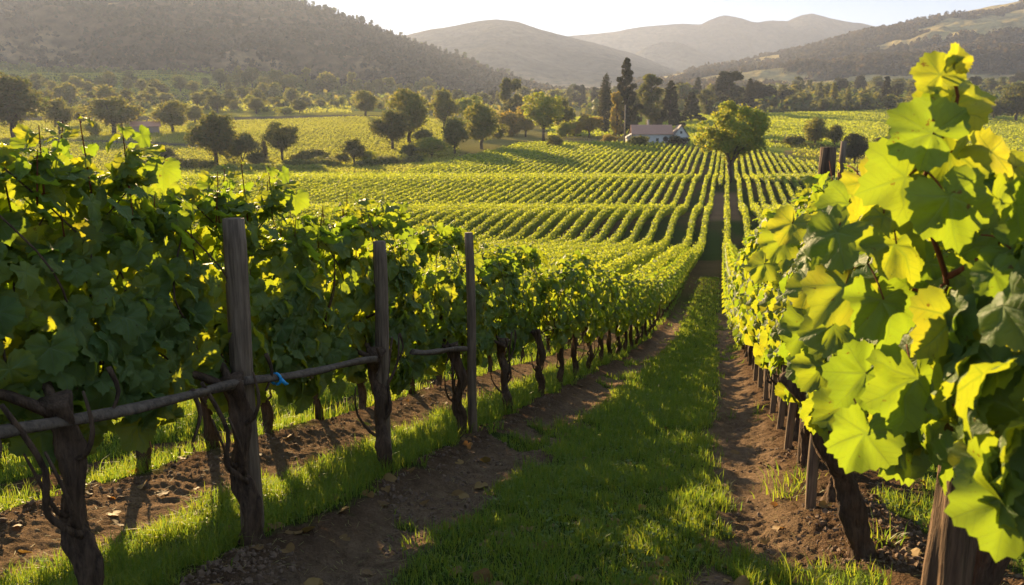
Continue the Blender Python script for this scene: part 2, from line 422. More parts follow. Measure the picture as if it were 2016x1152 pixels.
# ------------------------------------------------------------------ leaves
def grape_leaf(nout, rings):
    """template: petiole joint at origin, tip along +y, unit size; returns V, T, Q"""
    ta = np.radians([0, 12, 27, 42, 54, 68, 84, 98, 112, 128, 146, 163, 176])
    tr = np.array([1., .93, .80, .86, .93, .86, .74, .76, .80, .74, .68, .52, .14])
    if nout >= 30:
        th = np.linspace(0, 2 * pi, nout, endpoint=False)
    else:
        th = np.linspace(0, 2 * pi, nout, endpoint=False)
    aa = np.abs((th + pi) % (2 * pi) - pi)
    r = np.interp(aa, ta, tr)
    if nout >= 30: r = r * (1 + .045 * np.where(np.arange(nout) % 2 == 0, 1, -1))
    Vs = [[0, 0, 0]]; V = [np.array([[0., 0, 0]])]
    for f in rings + [1.]:
        rr = r * f if f == 1 else (r * .6 + .35) * f * np.where(aa > 2.8, .3, 1)
        zz = -.16 * rr ** 2 - .05 * np.cos(aa * 6.3) * rr
        V.append(np.stack([np.sin(th) * rr, np.cos(th) * rr, zz], -1))
    V = np.concatenate(V); n = nout; j = np.arange(n); kk = (j + 1) % n
    T = np.stack([np.zeros(n, int), 1 + kk, 1 + j], -1); Q = []
    for q in range(len(rings)):
        b = 1 + q * n
        Q.append(np.stack([b + j, b + kk, b + n + kk, b + n + j], -1))
    return V, T, (np.concatenate(Q) if Q else np.zeros((0, 4), int))
LEAF = {0: grape_leaf(48, [.35, .7]), 1: grape_leaf(22, []), 2: grape_leaf(9, [])}
def frames(nrm, tip):
    nrm = nrm / (np.linalg.norm(nrm, axis=1)[:, None] + 1e-9)
    y = tip - (tip * nrm).sum(1)[:, None] * nrm; y /= np.linalg.norm(y, axis=1)[:, None] + 1e-9
    x = np.cross(y, nrm); return np.stack([x, y, nrm], -1)
def leaf_mesh(name, pos, nrm, tip, size, lod, mat, rng, curl=.25):
    V0, T0, Q0 = LEAF[lod]; n = len(pos); kk = len(V0)
    B = frames(nrm, tip)
    V = np.repeat(V0[None], n, 0).copy()
    cu = rng.normal(0, curl, (n, 1)); tw = rng.normal(0, curl * .8, (n, 1)); fo = np.abs(rng.normal(0, .25, (n, 1)))
    r2 = V[..., 1] ** 2
    V[..., 2] += cu * r2 - np.abs(rng.normal(.15, .15, (n, 1))) * np.maximum(V[..., 1], 0) ** 2 + tw * V[..., 0] * V[..., 1] + fo * np.abs(V[..., 0])
    if lod == 0: V[..., 2] += .30 * (vnoise(V[..., 0] * 4 + rng.random((n, 1)) * 90, V[..., 1] * 4, 3) - .5)
    V = np.einsum('nij,nkj->nki', B, V * size[:, None, None]) + pos[:, None]
    off = (np.arange(n) * kk)[:, None, None]
    Fc = [(T0[None] + off).reshape(-1, 3)]
    if len(Q0): Fc.append((Q0[None] + off).reshape(-1, 4))
    rnd = np.repeat(rng.random(n), kk); uv = np.tile(V0[:, :2], (n, 1))
    return newmesh(name, V.reshape(-1, 3), Fc, mat, rnd=rnd, uv=uv)

def canopy(name, seed, length, zlo, zhi, hw, n, lod, mat, R=.115, top=.25, cx=0., droop=1., side=None, thin=0.):
    """vine foliage hedge; row along Y, X across"""
    rng = np.random.default_rng(seed); P_, N_, T_, S_ = [], [], [], []
    H = zhi - zlo
    # sides
    m = int(n * .68); y = rng.uniform(-length / 2, length / 2, m); t = rng.beta(1.05, 1.25, m)
    sd = np.where(rng.random(m) < .5, -1., 1.) if side is None else np.where(rng.random(m) < side, 1., -1.)
    kp = ~((sd > 0) & (rng.random(m) < thin * sst(.45, .75, t))); y, t, sd = y[kp], t[kp], sd[kp]; n_in = n - m - int(n * .24); m = len(y)
    bul = .75 + .45 * fbm(y * 1.6 + 9 * sd, t * 2.4, seed, 3) + .18 * np.sin(t * pi) - .25 * sst(.8, 1, t)
    x = sd * hw * bul * (1 - .30 * rng.random(m) ** 1.5)
    ragged = (fbm(y * 3, sd * 3, seed + 5, 2) - .5) * .28
    z = zlo + ragged * (1 - t) + t * H + (1 - t) * .0
    P_.append(np.stack([x, y, z], -1)); N_.append(np.stack([sd * 1.0, 0 * y, .15 + .5 * t], -1) + rng.normal(0, .42, (m, 3)))
    T_.append(np.stack([sd * .35, 0 * y, -1 + 0 * y], -1) + rng.normal(0, .38, (m, 3))); S_.append(R * rng.uniform(.55, 1.2, m) * (1 - .30 * t))
    # top
    m2 = int(n * .24); y = rng.uniform(-length / 2, length / 2, m2); x = rng.uniform(-hw, hw, m2) * .8
    z = zhi + (fbm(y * 3, x * 3, seed + 8, 3) - .5) * .32 + rng.normal(0, .04, m2)
    P_.append(np.stack([x, y, z], -1)); N_.append(np.stack([0 * y, 0 * y, 1 + 0 * y], -1) + rng.normal(0, .75, (m2, 3)))
    T_.append(rng.normal(0, 1, (m2, 3)) + [0, 0, -.2]); S_.append(R * rng.uniform(.45, .9, m2))
    # interior
    m3 = int(n_in * (1 - .4 * (thin > 0))); P_.append(np.stack([rng.uniform(-hw, hw, m3) * .6, rng.uniform(-length / 2, length / 2, m3), rng.uniform(zlo + .05, zhi - .35 * (thin > 0), m3)], -1))
    N_.append(rng.normal(0, 1, (m3, 3))); T_.append(rng.normal(0, 1, (m3, 3)) - [0, 0, .8]); S_.append(R * rng.uniform(.6, 1., m3))
    # shoots standing above the hedge
    ns = max(2, int(length * (7.5 if lod < 2 else 4.5))); stems = []
    for i in range(ns):
        y0 = rng.uniform(-length / 2, length / 2); x0 = rng.uniform(-hw, hw) * .7; L = top * rng.uniform(.5, 1.35)
        lean = rng.normal(0, .3, 2); pts = [(x0 + lean[0] * L * q, y0 + lean[1] * L * q, zhi - .1 + (L + .1) * q) for q in np.linspace(0, 1, 5)]
        stems.append(pts); kq = 6 if lod < 2 else 4
        for q in range(kq):
            f = (q + .6) / kq; pp = np.array(pts[0]) * (1 - f) + np.array(pts[-1]) * f
            an = q * 2.4 + rng.uniform(0, 1)
            P_.append(np.array([pp + [cos(an) * .035, sin(an) * .035, 0]])); N_.append(np.array([[cos(an) * .6, sin(an) * .6, .7]]) + rng.normal(0, .35, (1, 3)))
            T_.append(np.array([[cos(an), sin(an), -.25]])); S_.append(np.array([R * (.72 - .38 * f) * rng.uniform(.8, 1.2)]))
    P_ = np.concatenate(P_); P_[:, 0] += cx
    return leaf_mesh(name, P_, np.concatenate(N_), np.concatenate(T_), np.concatenate(S_), lod, mat, rng), stems

def gnarl(seed, h, r, fork=True, lean=(0, 0), n=12, ax=0.):
    """twisted vine trunk with a flared foot and a knotted head; returns Geo"""
    rng = np.random.default_rng(seed); g = Geo(); m = 5
    c = [(0, 0, -.12)] + [(lean[0] * i / m + rng.normal(0, .028), lean[1] * i / m + rng.normal(0, .035), h * i / m) for i in range(m + 1)]
    c[1] = (0, 0, .0)
    m_ = 54 if n > 12 else 30; pts = curve_pts(c, m_); t = np.linspace(0, 1, m_)
    rad = r * (1.0 - .22 * t + .55 * np.exp(-((t - .1) / .09) ** 2) * .5 + .35 * np.exp(-((t - .97) / .1) ** 2) + .13 * np.sin(t * 19 + seed))
    if n > 12: rad = rad * (1 + .10 * (fbm(t * 22, t * 0, seed, 3) - .5) * 2); n = 22
    g.tube(pts, rad, n, .34, seed, 2.6)
    hp = pts[-1]
    if fork:
        for s in (-1, 1):
            L = rng.uniform(.45, .7)
            arm = curve_pts([hp - [0, 0, .06], hp + [ax * .45, s * .11, .05], hp + [ax * .9, s * .30, .09 + rng.normal(0, .02)], hp + [ax, s * L, .10]], 12)
            g.tube(arm, np.linspace(r * .45, r * .2, 12), 7, .2, seed + s)
    for q in range(rng.integers(1, 4)):
        z0 = rng.uniform(.25, .75) * h; i0 = int((.15 + .8 * z0 / h) * m_); b = pts[min(i0, m_ - 2)]; an = rng.uniform(0, 2 * pi); L = rng.uniform(.10, .30)
        g.tube(curve_pts([b, b + [cos(an) * r * 1.6, sin(an) * r * 1.6, .03], b + [cos(an) * L * .7, sin(an) * L * .7, L * .8], b + [cos(an) * L * .6, sin(an) * L, L * 1.6]], 9), np.linspace(r * .32, r * .10, 9), 5, .2, seed + q + 7)
    return g
def arm_cane(seed, h, g):
    """a second thin arm that splits low and rises into the leaves"""
    rng = np.random.default_rng(seed); s = rng.choice([-1, 1])
    for q in range(1):
        z0 = h * rng.uniform(.30, .60); yy = s * rng.uniform(.12, .26) * (1 if q == 0 else -1); e = rng.normal(0, .02, 6)
        g.tube(curve_pts([(0, 0, z0 - .03), (e[0], yy * .30, z0 + .03), (e[1], yy * .62 + e[2], z0 + .13), (e[3], yy * .80 + e[4], (z0 + h) * .5 + .06), (0, yy * 1.15, h + .06)], 16), np.linspace(.016, .008, 16) * (1 if q == 0 else .7), 7, .35, seed + q, 2.)
    for q in range(2):                    # tendrils and cut canes hanging under the wire
        y0 = rng.uniform(-.6, .6); L = rng.uniform(.08, .22)
        g.tube(curve_pts([(0, y0, h + .05), (.01, y0 + .03, h - L * .4), (.0, y0 - .02, h - L)], 7), np.linspace(.011, .006, 7), 5, .2, seed + q + 20)
    return g
def shoots_mesh(name, stems):
    g = Geo()
    for s in stems: g.tube(s, np.linspace(.0045, .002, len(s)), 5)
    return g.mesh(name, M['cane'])

# --- vine prototypes: (trunk mesh, arms mesh, foliage mesh, shoots mesh)
def vine_kind(seed, length, zlo, zhi, hw, n, lod, R, top, r=.062, h=.88, cx=0., mat='vine_leaf', side=None, arms=True, lean=0., thin=0.):
    fol, st = canopy('foliage', seed, length, zlo, zhi, hw, n, lod, M[mat], R, top, cx, side=side, thin=thin)
    rng = random.Random(seed)
    gg = gnarl(seed, h, r, lean=(rng.uniform(-.05, .05) + cx * .12 + lean, rng.uniform(-.08, .08)), n=14 if lod == 0 else 7, ax=cx * .9)
    if arms: arm_cane(seed + 1, h, gg)
    for q in range(9 if lod < 2 else 0):
        y0 = rng.uniform(-.7, .7); sd = rng.choice([-1, 1]); zt = zhi + rng.uniform(-.1, .1); kx = rng.uniform(-.1, .1)
        gg.tube(curve_pts([(cx * .5, y0, h + .0), (cx + kx + sd * hw * .5, y0 + rng.uniform(-.1, .1), h + .25 * (zt - h)), (cx + kx + sd * hw * .8, y0 + rng.uniform(-.2, .2), h + .6 * (zt - h)), (cx + kx + sd * hw * .4, y0 + rng.uniform(-.3, .3), zt)], 12), np.linspace(.006, .0035, 12), 5)
    return dict(trunk=gg.mesh('trunk', M['vine_bark']), fol=fol,
                shoot=[shoots_mesh('shoot', [[(p[0] + cx, p[1], p[2]) for p in s]]) for s in st] if lod == 0 else [])
KL = [vine_kind(100 + i, 1.95, .80, 1.66 + .06 * (i > 0), .22, 720, 0, .112, .19, .047, cx=-.36, thin=.75) for i in range(3)]
KLm = [vine_kind(120 + i, 1.85, .88, 1.76, .28, 520, 1, .118, .18, .050, cx=-.12, thin=.7) for i in range(3)]
KL2 = [vine_kind(140 + i, 1.6, 1.02, 1.62, .24, 300, 1, .115, .18, .050, .98, cx=-.05) for i in range(2)]
KLf = [vine_kind(130 + i, 1.8, .85, 1.80, .32, 230, 2, .145, .26, .048, cx=-.05, arms=False) for i in range(3)]
KRm = [vine_kind(150 + i, 1.8, .82, 2.22, .36, 620, 1, .115, .26, .052) for i in range(3)]
KRn = [vine_kind(180 + i, 1.5, .94, 1.80, .33, 520, 0, .105, .18, .050, .96) for i in range(2)]
KRg = [vine_kind(190 + i, 1.7, .90, 2.06, .35, 580, 1, .112, .22, .050, .94) for i in range(2)]
KRf = [vine_kind(160 + i, 1.8, .80, 2.15, .40, 300, 2, .145, .28, .048, arms=False) for i in range(2)]

def place_vine(K, X, Y, label, group, sz=(1, 1, 1), flip=False, dz=0.):
    z = float(ground_z(X, Y)) + dz
    r = empty('grapevine', (X, Y, z), pi if flip else 0, sz)
    tag(r, label, 'grapevine', group)
    obj('trunk', K['trunk'], r)
    obj('foliage', K['fol'], r)
    for q in K['shoot']: obj('shoot', q, r)
    return r

rnd = random.Random(7)
# left row beside the grass lane
YL = [.4, 2.30, 3.37, 5.08, 6.77, 8.50, 10.2, 11.6, 12.9, 14.4, 15.9, 17.3]
while YL[-1] < 62: YL.append(YL[-1] + 1.5)
first = {1: 'thick black-barked vine at the lower left corner, first of the row left of the lane',
         2: 'gnarled vine whose trunk rises against the tallest front grey post',
         3: 'gnarled vine with its trunk against the middle of the three grey posts',
         4: 'vine under the third, thinner grey post of the left row'}
cnt = 0
for i, y in enumerate(YL):
    K = KL[0 if i < 3 else 1 + i % 2] if y < 11 else (KLm[i % 3] if y < 30 else KLf[i % 3])
    gp = YL[i + 1] - y if i + 1 < len(YL) else 1.5
    sx = rnd.uniform(.94, 1.06)
    if i == 0: lab = 'vine standing just behind the lower left corner, only its leaves in view'
    else: lab = first.get(i, 'leafy vine with a dark bare trunk, %s along the row left of the grass lane' % ordw(i))
    place_vine(K, -2.25, y, lab, 'grapevines of the left row beside the grass lane', (1, (1.12 if 1.5 < gp < 1.8 else 1.0), rnd.uniform(.97, 1.04)))
# the two rows behind it
for ri, (X, y0, step, nn, nm) in enumerate(((-4.0, 2.0, 1.32, 24, 'second row left of the lane, seen under the front row'), (-6.6, 1.5, 1.6, 22, 'third row left of the lane, beyond the sunny grass'))):
    ys = [2.2, 3.4, 4.76, 5.55, 6.3, 7.42, 8.44, 9.85] if ri == 0 else []
    yy = ys[-1] if ys else y0
    while len(ys) < nn: yy += step; ys.append(yy)
    for i, y in enumerate(ys):
        K = KL2[i % 2] if y < 20 else KLf[i % 3]
        place_vine(K, X + rnd.uniform(-.06, .06), y, 'slender-trunked vine, %s along the %s' % (ordw(i + 1), nm), 'grapevines of the rows behind the left row', (.9, .9, rnd.uniform(.93, 1.02)))

# right row: near vine is built by hand below
YR = [3.96, 5.0, 6.16, 7.4, 8.7, 9.97]
while YR[-1] < 62: YR.append(YR[-1] + 1.4)
for i, y in enumerate(YR):
    K = KRn[i % 2] if i < 4 else KRg[i % 2] if i < 7 else KRm[i % 3] if y < 26 else KRf[i % 2]
    if i == 0: continue
    place_vine(K, ROW_R, y, 'tall sunlit vine, %s along the row right of the grass lane' % ordw(i + 2), 'grapevines of the right row beside the grass lane', (1, 1, rnd.uniform(.97, 1.05)), flip=i % 2 == 1)

# ------------------------------------------------------------------ posts, rails
def post_mesh(h, r0, r1, seed, lean=(0, 0), n=14, mt='post_wood', rough=.06):
    g = Geo(); t = np.linspace(0, 1, 16); rng = np.random.default_rng(seed)
    pts = np.stack([lean[0] * t + .006 * np.sin(t * 7 + seed), lean[1] * t, -.25 + (h + .25) * t], -1)
    rad = r0 + (r1 - r0) * t; rad[-1] *= .93
    g.tube(pts, rad, n, rough, seed, 1.5)
    return g.mesh('trellis_post', M[mt])
def post(X, Y, top_y, r, label, lean=(0, 0), seed=1, group='wooden trellis posts', mt='post_wood'):
    z = float(ground_z(X, Y)); a, D = to_cam(X + lean[0], Y + lean[1]); h = zat(top_y, D) - z
    o = obj('trellis_post', post_mesh(h, r * 1.05, r * .95, seed, lean, mt=mt), None, (X, Y, z))
    tag(o, label, 'post', group); return o, h
post(-2.34, 3.52, 430, .058, 'thick weathered grey post standing in front of the leaves, nearest of the left row', (.01, -.0), 1)
post(-2.31, 5.20, 475, .050, 'cracked grey post, middle one of the three along the left row', (.01, .0), 2)
post(-2.16, 6.90, 458, .042, 'thin grey post farthest along the left row, with a pale sawn top', (-.02, .0), 3)
post(.72, 6.30, 290, .062, 'dark round post rising above the sunlit leaves of the right row', (.0, 0), 4, mt='split_post')
post(.80, 6.42, 278, .024, 'short pale stake leaning beside the dark post of the right row', (.035, .0), 5)
for i, (x_, y_) in enumerate(((.60, 4.9), (.66, 5.35), (.64, 6.9), (.66, 8.1), (.66, 9.3), (.66, 10.7), (.66, 12.1), (.66, 13.5))):
    z = float(ground_z(x_, y_))
    o = obj('trellis_stake', post_mesh(1.0, .034, .03, 20 + i, (.02, .03), 9), None, (x_, y_, z))
    tag(o, 'thin brown stake under the sunlit leaves, %s along the right row' % ordw(i + 1), 'stake', 'stakes under the right row')
def rail(p0, p1, r, label, seed):
    g = Geo(); p0 = np.array(p0); p1 = np.array(p1); t = np.linspace(0, 1, 22)[:, None]
    pts = p0 + (p1 - p0) * t; pts[:, 2] += (.008 * np.sin(t * 7 + seed) - .006 * np.sin(t * pi))[:, 0]
    g.tube(pts - p0, r * (1 + .12 * np.sin(t[:, 0] * 13 + seed)), 12, .22, seed)
    o = obj('trellis_rail', g.mesh('trellis_rail', M['rail_wood']), None, p0); tag(o, label, 'rail', 'wooden rails under the left row')
def gz(x, y, h): return (x, y, float(ground_z(x, y)) + h)
def on_plane(x, y, X):                    # the point of the vertical plane X seen at x, y
    Ys = np.linspace(.3, 20, 4000); a, D = to_cam(X, Ys); z = EYE + D * kof(y); c = D * CP - (z - EYE) * SP
    i = int(np.argmin(np.abs(CX + F * a / c - x))); return (X, Ys[i], z[i])
rail(on_plane(-160, 884, -2.25), on_plane(472, 757, -2.25), .022, 'long weathered rail under the leaves reaching the nearest grey post', 1)
rail(on_plane(478, 753, -2.25), on_plane(738, 707, -2.24), .021, 'weathered rail between the nearest and middle grey posts', 2)
rail(on_plane(812, 694, -2.20), on_plane(918, 686, -2.20), .022, 'short thin rail running into the third grey post', 3)
# blue tie on the rail
g = Geo(); an = np.linspace(0, 2 * pi, 18)
g.tube(np.stack([np.cos(an) * .030, 0 * an, np.sin(an) * .030], -1), .008, 8)
g.tube([(.03, 0, .0), (.045, .02, -.03), (.04, .05, -.04)], [.012, .010, .006], 6)
M['blue'] = plain('blue_plastic', (.02, .30, .62), .35, .1)
tag(obj('plastic_tie', g.mesh('plastic_tie', M['blue']), None, on_plane(543, 746, -2.25)), 'small bright blue plastic tie around the wooden rail', 'tie')

# ------------------------------------------------------------------ near right vine and its big leaves
def at(x, y, D):                          # a point seen at x, y that stands D metres ahead
    z = zat(y, D); c = D * CP - (z - EYE) * SP; a = (x - CX) * c / F
    X, Y = to_world(a, D); return np.array([X, Y, z])
def near_vine():
    X0, Y0 = .80, 2.55; z0 = float(ground_z(X0, Y0)); base = np.array([X0, Y0, z0])
    r = empty('grapevine', base)
    tag(r, 'close vine at the right edge with big leaves and a tall yellow shoot', 'grapevine', 'grapevines of the right row beside the grass lane')
    g = gnarl(501, 1.02, .062, lean=(.02, .05), n=18); obj('trunk', g.mesh('trunk', M['vine_bark']), r)
    fol, st = canopy('foliage', 505, 1.9, .92, 1.52, .36, 520, 0, M['vine_leaf'], .10, .10, .08, side=.45)
    obj('foliage', fol, r)
    # canes
    def cane(ctrl, r0, r1, n=22):
        gg = Geo(); pts = curve_pts([np.array(at(*q)) - base for q in ctrl], n)
        gg.tube(pts, np.linspace(r0, r1, n) * (1 + .18 * (np.sin(np.arange(n) * 1.9) > .8)), 8, .08, 3); obj('shoot', gg.mesh('shoot', M['cane']), r)
    cane([(1868, 760, 2.05), (1855, 600, 1.95), (1862, 545, 1.92), (1815, 390, 1.85), (1842, 300, 1.8), (1885, 200, 1.8), (1872, 150, 1.8)], .008, .003)
    cane([(1866, 545, 1.92), (1930, 510, 1.85), (1985, 455, 1.8), (2040, 400, 1.75)], .008, .004)
    cane([(1852, 610, 1.95), (1800, 570, 1.95), (1760, 590, 2.0)], .005, .003)
    cane([(1866, 780, 2.1), (1920, 880, 2.05), (1975, 960, 1.95)], .006, .004)
    cane([(1858, 560, 1.93), (1790, 640, 1.95), (1730, 700, 2.0)], .004, .0025)
    cane([(1640, 560, 2.3), (1600, 480, 2.4), (1650, 400, 2.4)], .004, .0025)
    # leaves: x, y, width px, distance, tip angle (0 = down, 90 = right), facing (left/right, up/down)
    L = [(1872, 205, 150, 1.80, 160, .25, .1), (1838, 262, 150, 1.76, 235, .35, .1), (1872, 300, 165, 1.84, 300, .1, .3), (1900, 215, 170, 1.86, 40, -.5, .2),
         (1790, 345, 175, 1.80, 290, -.3, .1), (1865, 390, 165, 1.74, 15, .1, .25), (1672, 398, 110, 2.3, 330, .2, .2), (1700, 360, 120, 2.1, 30, -.3, .3),
         (1650, 460, 150, 2.05, 310, .9, .5), (1765, 480, 150, 1.95, 20, -.3, .2), (1880, 625, 195, 1.72, 5, .1, .2), (1975, 555, 190, 1.75, 20, -.1, .3),
         (1740, 590, 165, 1.9, 10, -.3, .2), (1665, 560, 150, 2.0, 320, .4, .2), (1795, 745, 190, 1.85, 350, -.2, .2), (1705, 735, 150, 2.0, 320, .2, .2),
         (1700, 850, 155, 1.9, 345, .2, .1), (1990, 975, 230, 1.42, 350, .5, .1), (2030, 880, 180, 1.5, 20, .3, .3), (1560, 440, 85, 2.7, 330, .4, .4), (1990, 490, 130, 1.7, 60, .7, .5),
         (1965, 400, 140, 1.85, 30, -.2, .3), (1540, 470, 85, 2.9, 330, .7, .4), (1600, 560, 110, 2.5, 320, .9, .4), (1590, 640, 110, 2.5, 330, .4, .3),
         (1640, 640, 130, 2.3, 340, .8, .4), (1620, 720, 110, 2.4, 320, .6, .3), (1920, 760, 160, 1.9, 20, -.3, .2), (1985, 700, 170, 1.85, 10, -.3, .2),
         (1740, 420, 130, 2.2, 350, .5, .5), (1830, 520, 120, 2.0, 320, .3, .3), (1780, 870, 150, 2.05, 20, -.1, .2), (2000, 330, 90, 1.9, 60, .2, .4),
         (1950, 300, 120, 1.9, 80, -.2, .4), (1505, 520, 70, 3.2, 330, .8, .3), (1660, 800, 110, 2.2, 300, .3, .2),
         (1780, 300, 110, 1.86, 250, .6, .3), (1850, 150, 95, 1.8, 200, .2, .1), (1880, 120, 60, 1.8, 150, -.1, .1)]
    rng = np.random.default_rng(11); cyaw = np.array([CT, ST, 0.]); fwd = np.array([-ST, CT, 0.]); up = np.array([0, 0, 1.])
    fwd = fwd * CP - up * SP; upv = np.cross(cyaw, fwd)
    pet = Geo()
    for (x, y, wpx, D, ang, fx, fy) in L:
        p = at(x, y, D); R = wpx * D / F / 1.62
        nr = (-fwd * 1. - cyaw * fx + upv * fy + rng.normal(0, .12, 3))[None]
        tp = (-upv * cos(radians(ang)) + cyaw * sin(radians(ang)))[None]
        pet = Geo(); me = leaf_mesh('leaf', (p - base)[None], nr, tp, np.array([R]), 0, M['vine_leaf'], rng, .18)
        lo = obj('leaf', me, r)
        q = p - base; b = q - tp[0] * R * .55 + fwd * .05 + rng.normal(0, .012, 3)
        pet.tube(curve_pts([q, (q + b) / 2 + upv * .01, b], 6), .0022, 5); obj('leaf_stalk', pet.mesh('leaf_stalk', M['cane']), lo)
near_vine()
X0, Y0 = .70, 2.42; zz = float(ground_z(X0, Y0))
o = obj('trellis_post', post_mesh(1.2, .060, .056, 77, (.0, .02), 32, 'split_post', .26), None, (X0, Y0, zz))
tag(o, 'thick split brown post at the right edge, half hidden by big leaves', 'post', 'wooden trellis posts')
KR0 = vine_kind(171, 1.7, .97, 1.66, .36, 640, 0, .105, .22, .058, .92, lean=-.36)
r = place_vine(KR0, ROW_R, 3.96, 'leaning knotted vine, second of the right row, its foot beside green weeds', 'grapevines of the right row beside the grass lane')
KR1 = vine_kind(172, 1.7, .86, 1.6, .36, 420, 0, .10, .10, .055, .9)
place_vine(KR1, .95, .9, 'vine beyond the right edge whose shade falls on the nearest post', 'grapevines of the right row beside the grass lane')

# ------------------------------------------------------------------ grass
def blades(name, X, Y, hgt, wid, mat, seed, label, cat='grass'):
    rng = np.random.default_rng(seed); n = len(X); z = ground_z(X, Y) - .012
    z = z + (1 - sst(25, 50, to_cam(X, Y)[1])) * soil_detail(X, Y) * .25
    an = rng.uniform(0, 2 * pi, n); la = rng.uniform(0, 2 * pi, n); ln = np.abs(rng.normal(.35, .45, n)) * hgt
    b = np.stack([X, Y, z], -1); wv = np.stack([np.cos(an), np.sin(an), 0 * an], -1) * wid[:, None] * .5
    lv = np.stack([np.cos(la) * ln, np.sin(la) * ln, 0 * ln], -1)
    mid = b + lv * .35 + np.stack([0 * hgt, 0 * hgt, hgt * .6], -1); tip = b + lv + np.stack([0 * hgt, 0 * hgt, hgt * (1 - .3 * np.minimum(ln / hgt, 1))], -1)
    V = np.stack([b - wv, b + wv, mid - wv * .75, mid + wv * .75, tip], 1).reshape(-1, 3)
    i = np.arange(n) * 5
    Q = np.stack([i, i + 1, i + 3, i + 2], -1); T = np.stack([i + 2, i + 3, i + 4], -1)
    o = obj(name, newmesh(name, V, [Q, T], mat, rnd=np.repeat(rng.random(n), 5), smooth=False)); tag(o, label, cat, kind='stuff')
def grass_points(x0, x1, dens, seed, dmax=60., near=5.):
    rng = np.random.default_rng(seed); out = []
    # sample distance so that density falls with (near/D)^1.7
    Dg = np.linspace(1.5, dmax, 4000); pdf = np.minimum(1., (near / Dg) ** 1.7); cdf = np.cumsum(pdf) * (Dg[1] - Dg[0])
    n = int((x1 - x0) * dens * cdf[-1]); D = np.interp(rng.random(n) * cdf[-1], cdf, Dg)
    X = rng.uniform(x0, x1, n); Y = (D + X * ST) / CT
    return X, Y, D
def grass_patch(x0, x1, dens, seed, h0, label):
    X, Y, D = grass_points(x0, x1, dens, seed); g = zone_grass(X, Y); rng = np.random.default_rng(seed + 1)
    tuft = fbm(X * 5, Y * 5, 61, 2)
    kp = (rng.random(len(X)) < g * (.35 + 1.1 * tuft)) & (picx(X, Y) > -250) & (picx(X, Y) < 2300)
    X, Y, D, tuft = X[kp], Y[kp], D[kp], tuft[kp]
    sc = np.maximum(1., D / 5.) ** .85
    blades('grass', X, Y, h0 * (.45 + 1.0 * tuft) * rng.uniform(.6, 1.3, len(X)) * np.minimum(sc, 1.6), .0048 * sc * rng.uniform(.7, 1.3, len(X)), M['grass'], seed + 2, label)
grass_patch(-1.9, .4, 5200, 900, .085, 'short green grass of the lane between the two rows')
grass_patch(-3.3, -2.0, 5200, 910, .115, 'sunlit grass strip behind the left row')
grass_patch(-6.9, -3.9, 2300, 920, .11, 'bright grass beyond the second row on the left')
grass_patch(-9.5, -7.0, 900, 930, .12, 'bright grass beyond the third row on the left')
grass_patch(.35, 3.0, 2200, 940, .08, 'weeds on the soil behind the right row')
def tuft(x, y, n, h, label, seed, spread=.05):
    rng = np.random.default_rng(seed); X = x + rng.normal(0, spread, n); Y = y + rng.normal(0, spread, n)
    z0 = float(ground_z(x, y)); hg = h * rng.uniform(.4, 1.2, n); an = rng.uniform(0, 2 * pi, n); ln = hg * rng.uniform(.1, .7, n)
    b = np.stack([X - x, Y - y, 0 * X - .02], -1); la = np.arctan2(Y - y, X - x) + rng.normal(0, .6, n)
    wv = np.stack([np.cos(an), np.sin(an), 0 * an], -1) * .004; V = []; 
    for f, wf in ((0, 1), (.4, .9), (.75, .6), (1, .05)):
        c_ = b + np.stack([np.cos(la) * ln * f ** 2, np.sin(la) * ln * f ** 2, hg * f * (1 - .25 * f)], -1)
        V += [c_ - wv * wf, c_ + wv * wf]
    V = np.stack(V, 1).reshape(-1, 3); i = (np.arange(n) * 8)[:, None, None]
    Q = (np.array([[0, 1, 3, 2], [2, 3, 5, 4], [4, 5, 7, 6]])[None] + i).reshape(-1, 4)
    o = obj('grass_tuft', newmesh('grass_tuft', V, [Q], M['grass'], rnd=np.repeat(rng.random(n), 8), smooth=False), None, (x, y, z0))
    tag(o, label, 'grass tuft', 'grass tufts on the bare soil')
tuft(.48, 3.55, 26, .22, 'long-bladed tuft on the soil left of the leaning vine', 1, .035)
tuft(.52, 5.4, 90, .16, 'leafy bright tuft at the foot of the thin stakes', 2, .09)
tuft(.62, 5.75, 70, .14, 'bushy bright tuft just behind the stake tuft', 3, .08)
tuft(.86, 4.15, 40, .16, 'small tuft touching the leaning vine foot on its right', 4, .05)
tuft(-1.50, 3.85, 60, .07, 'low isolated clump of grass on the dirt left of the lane', 5, .09)
tuft(-3.35, 4.5, 25, .10, 'small clump in the shaded dirt of the second row', 6, .04)

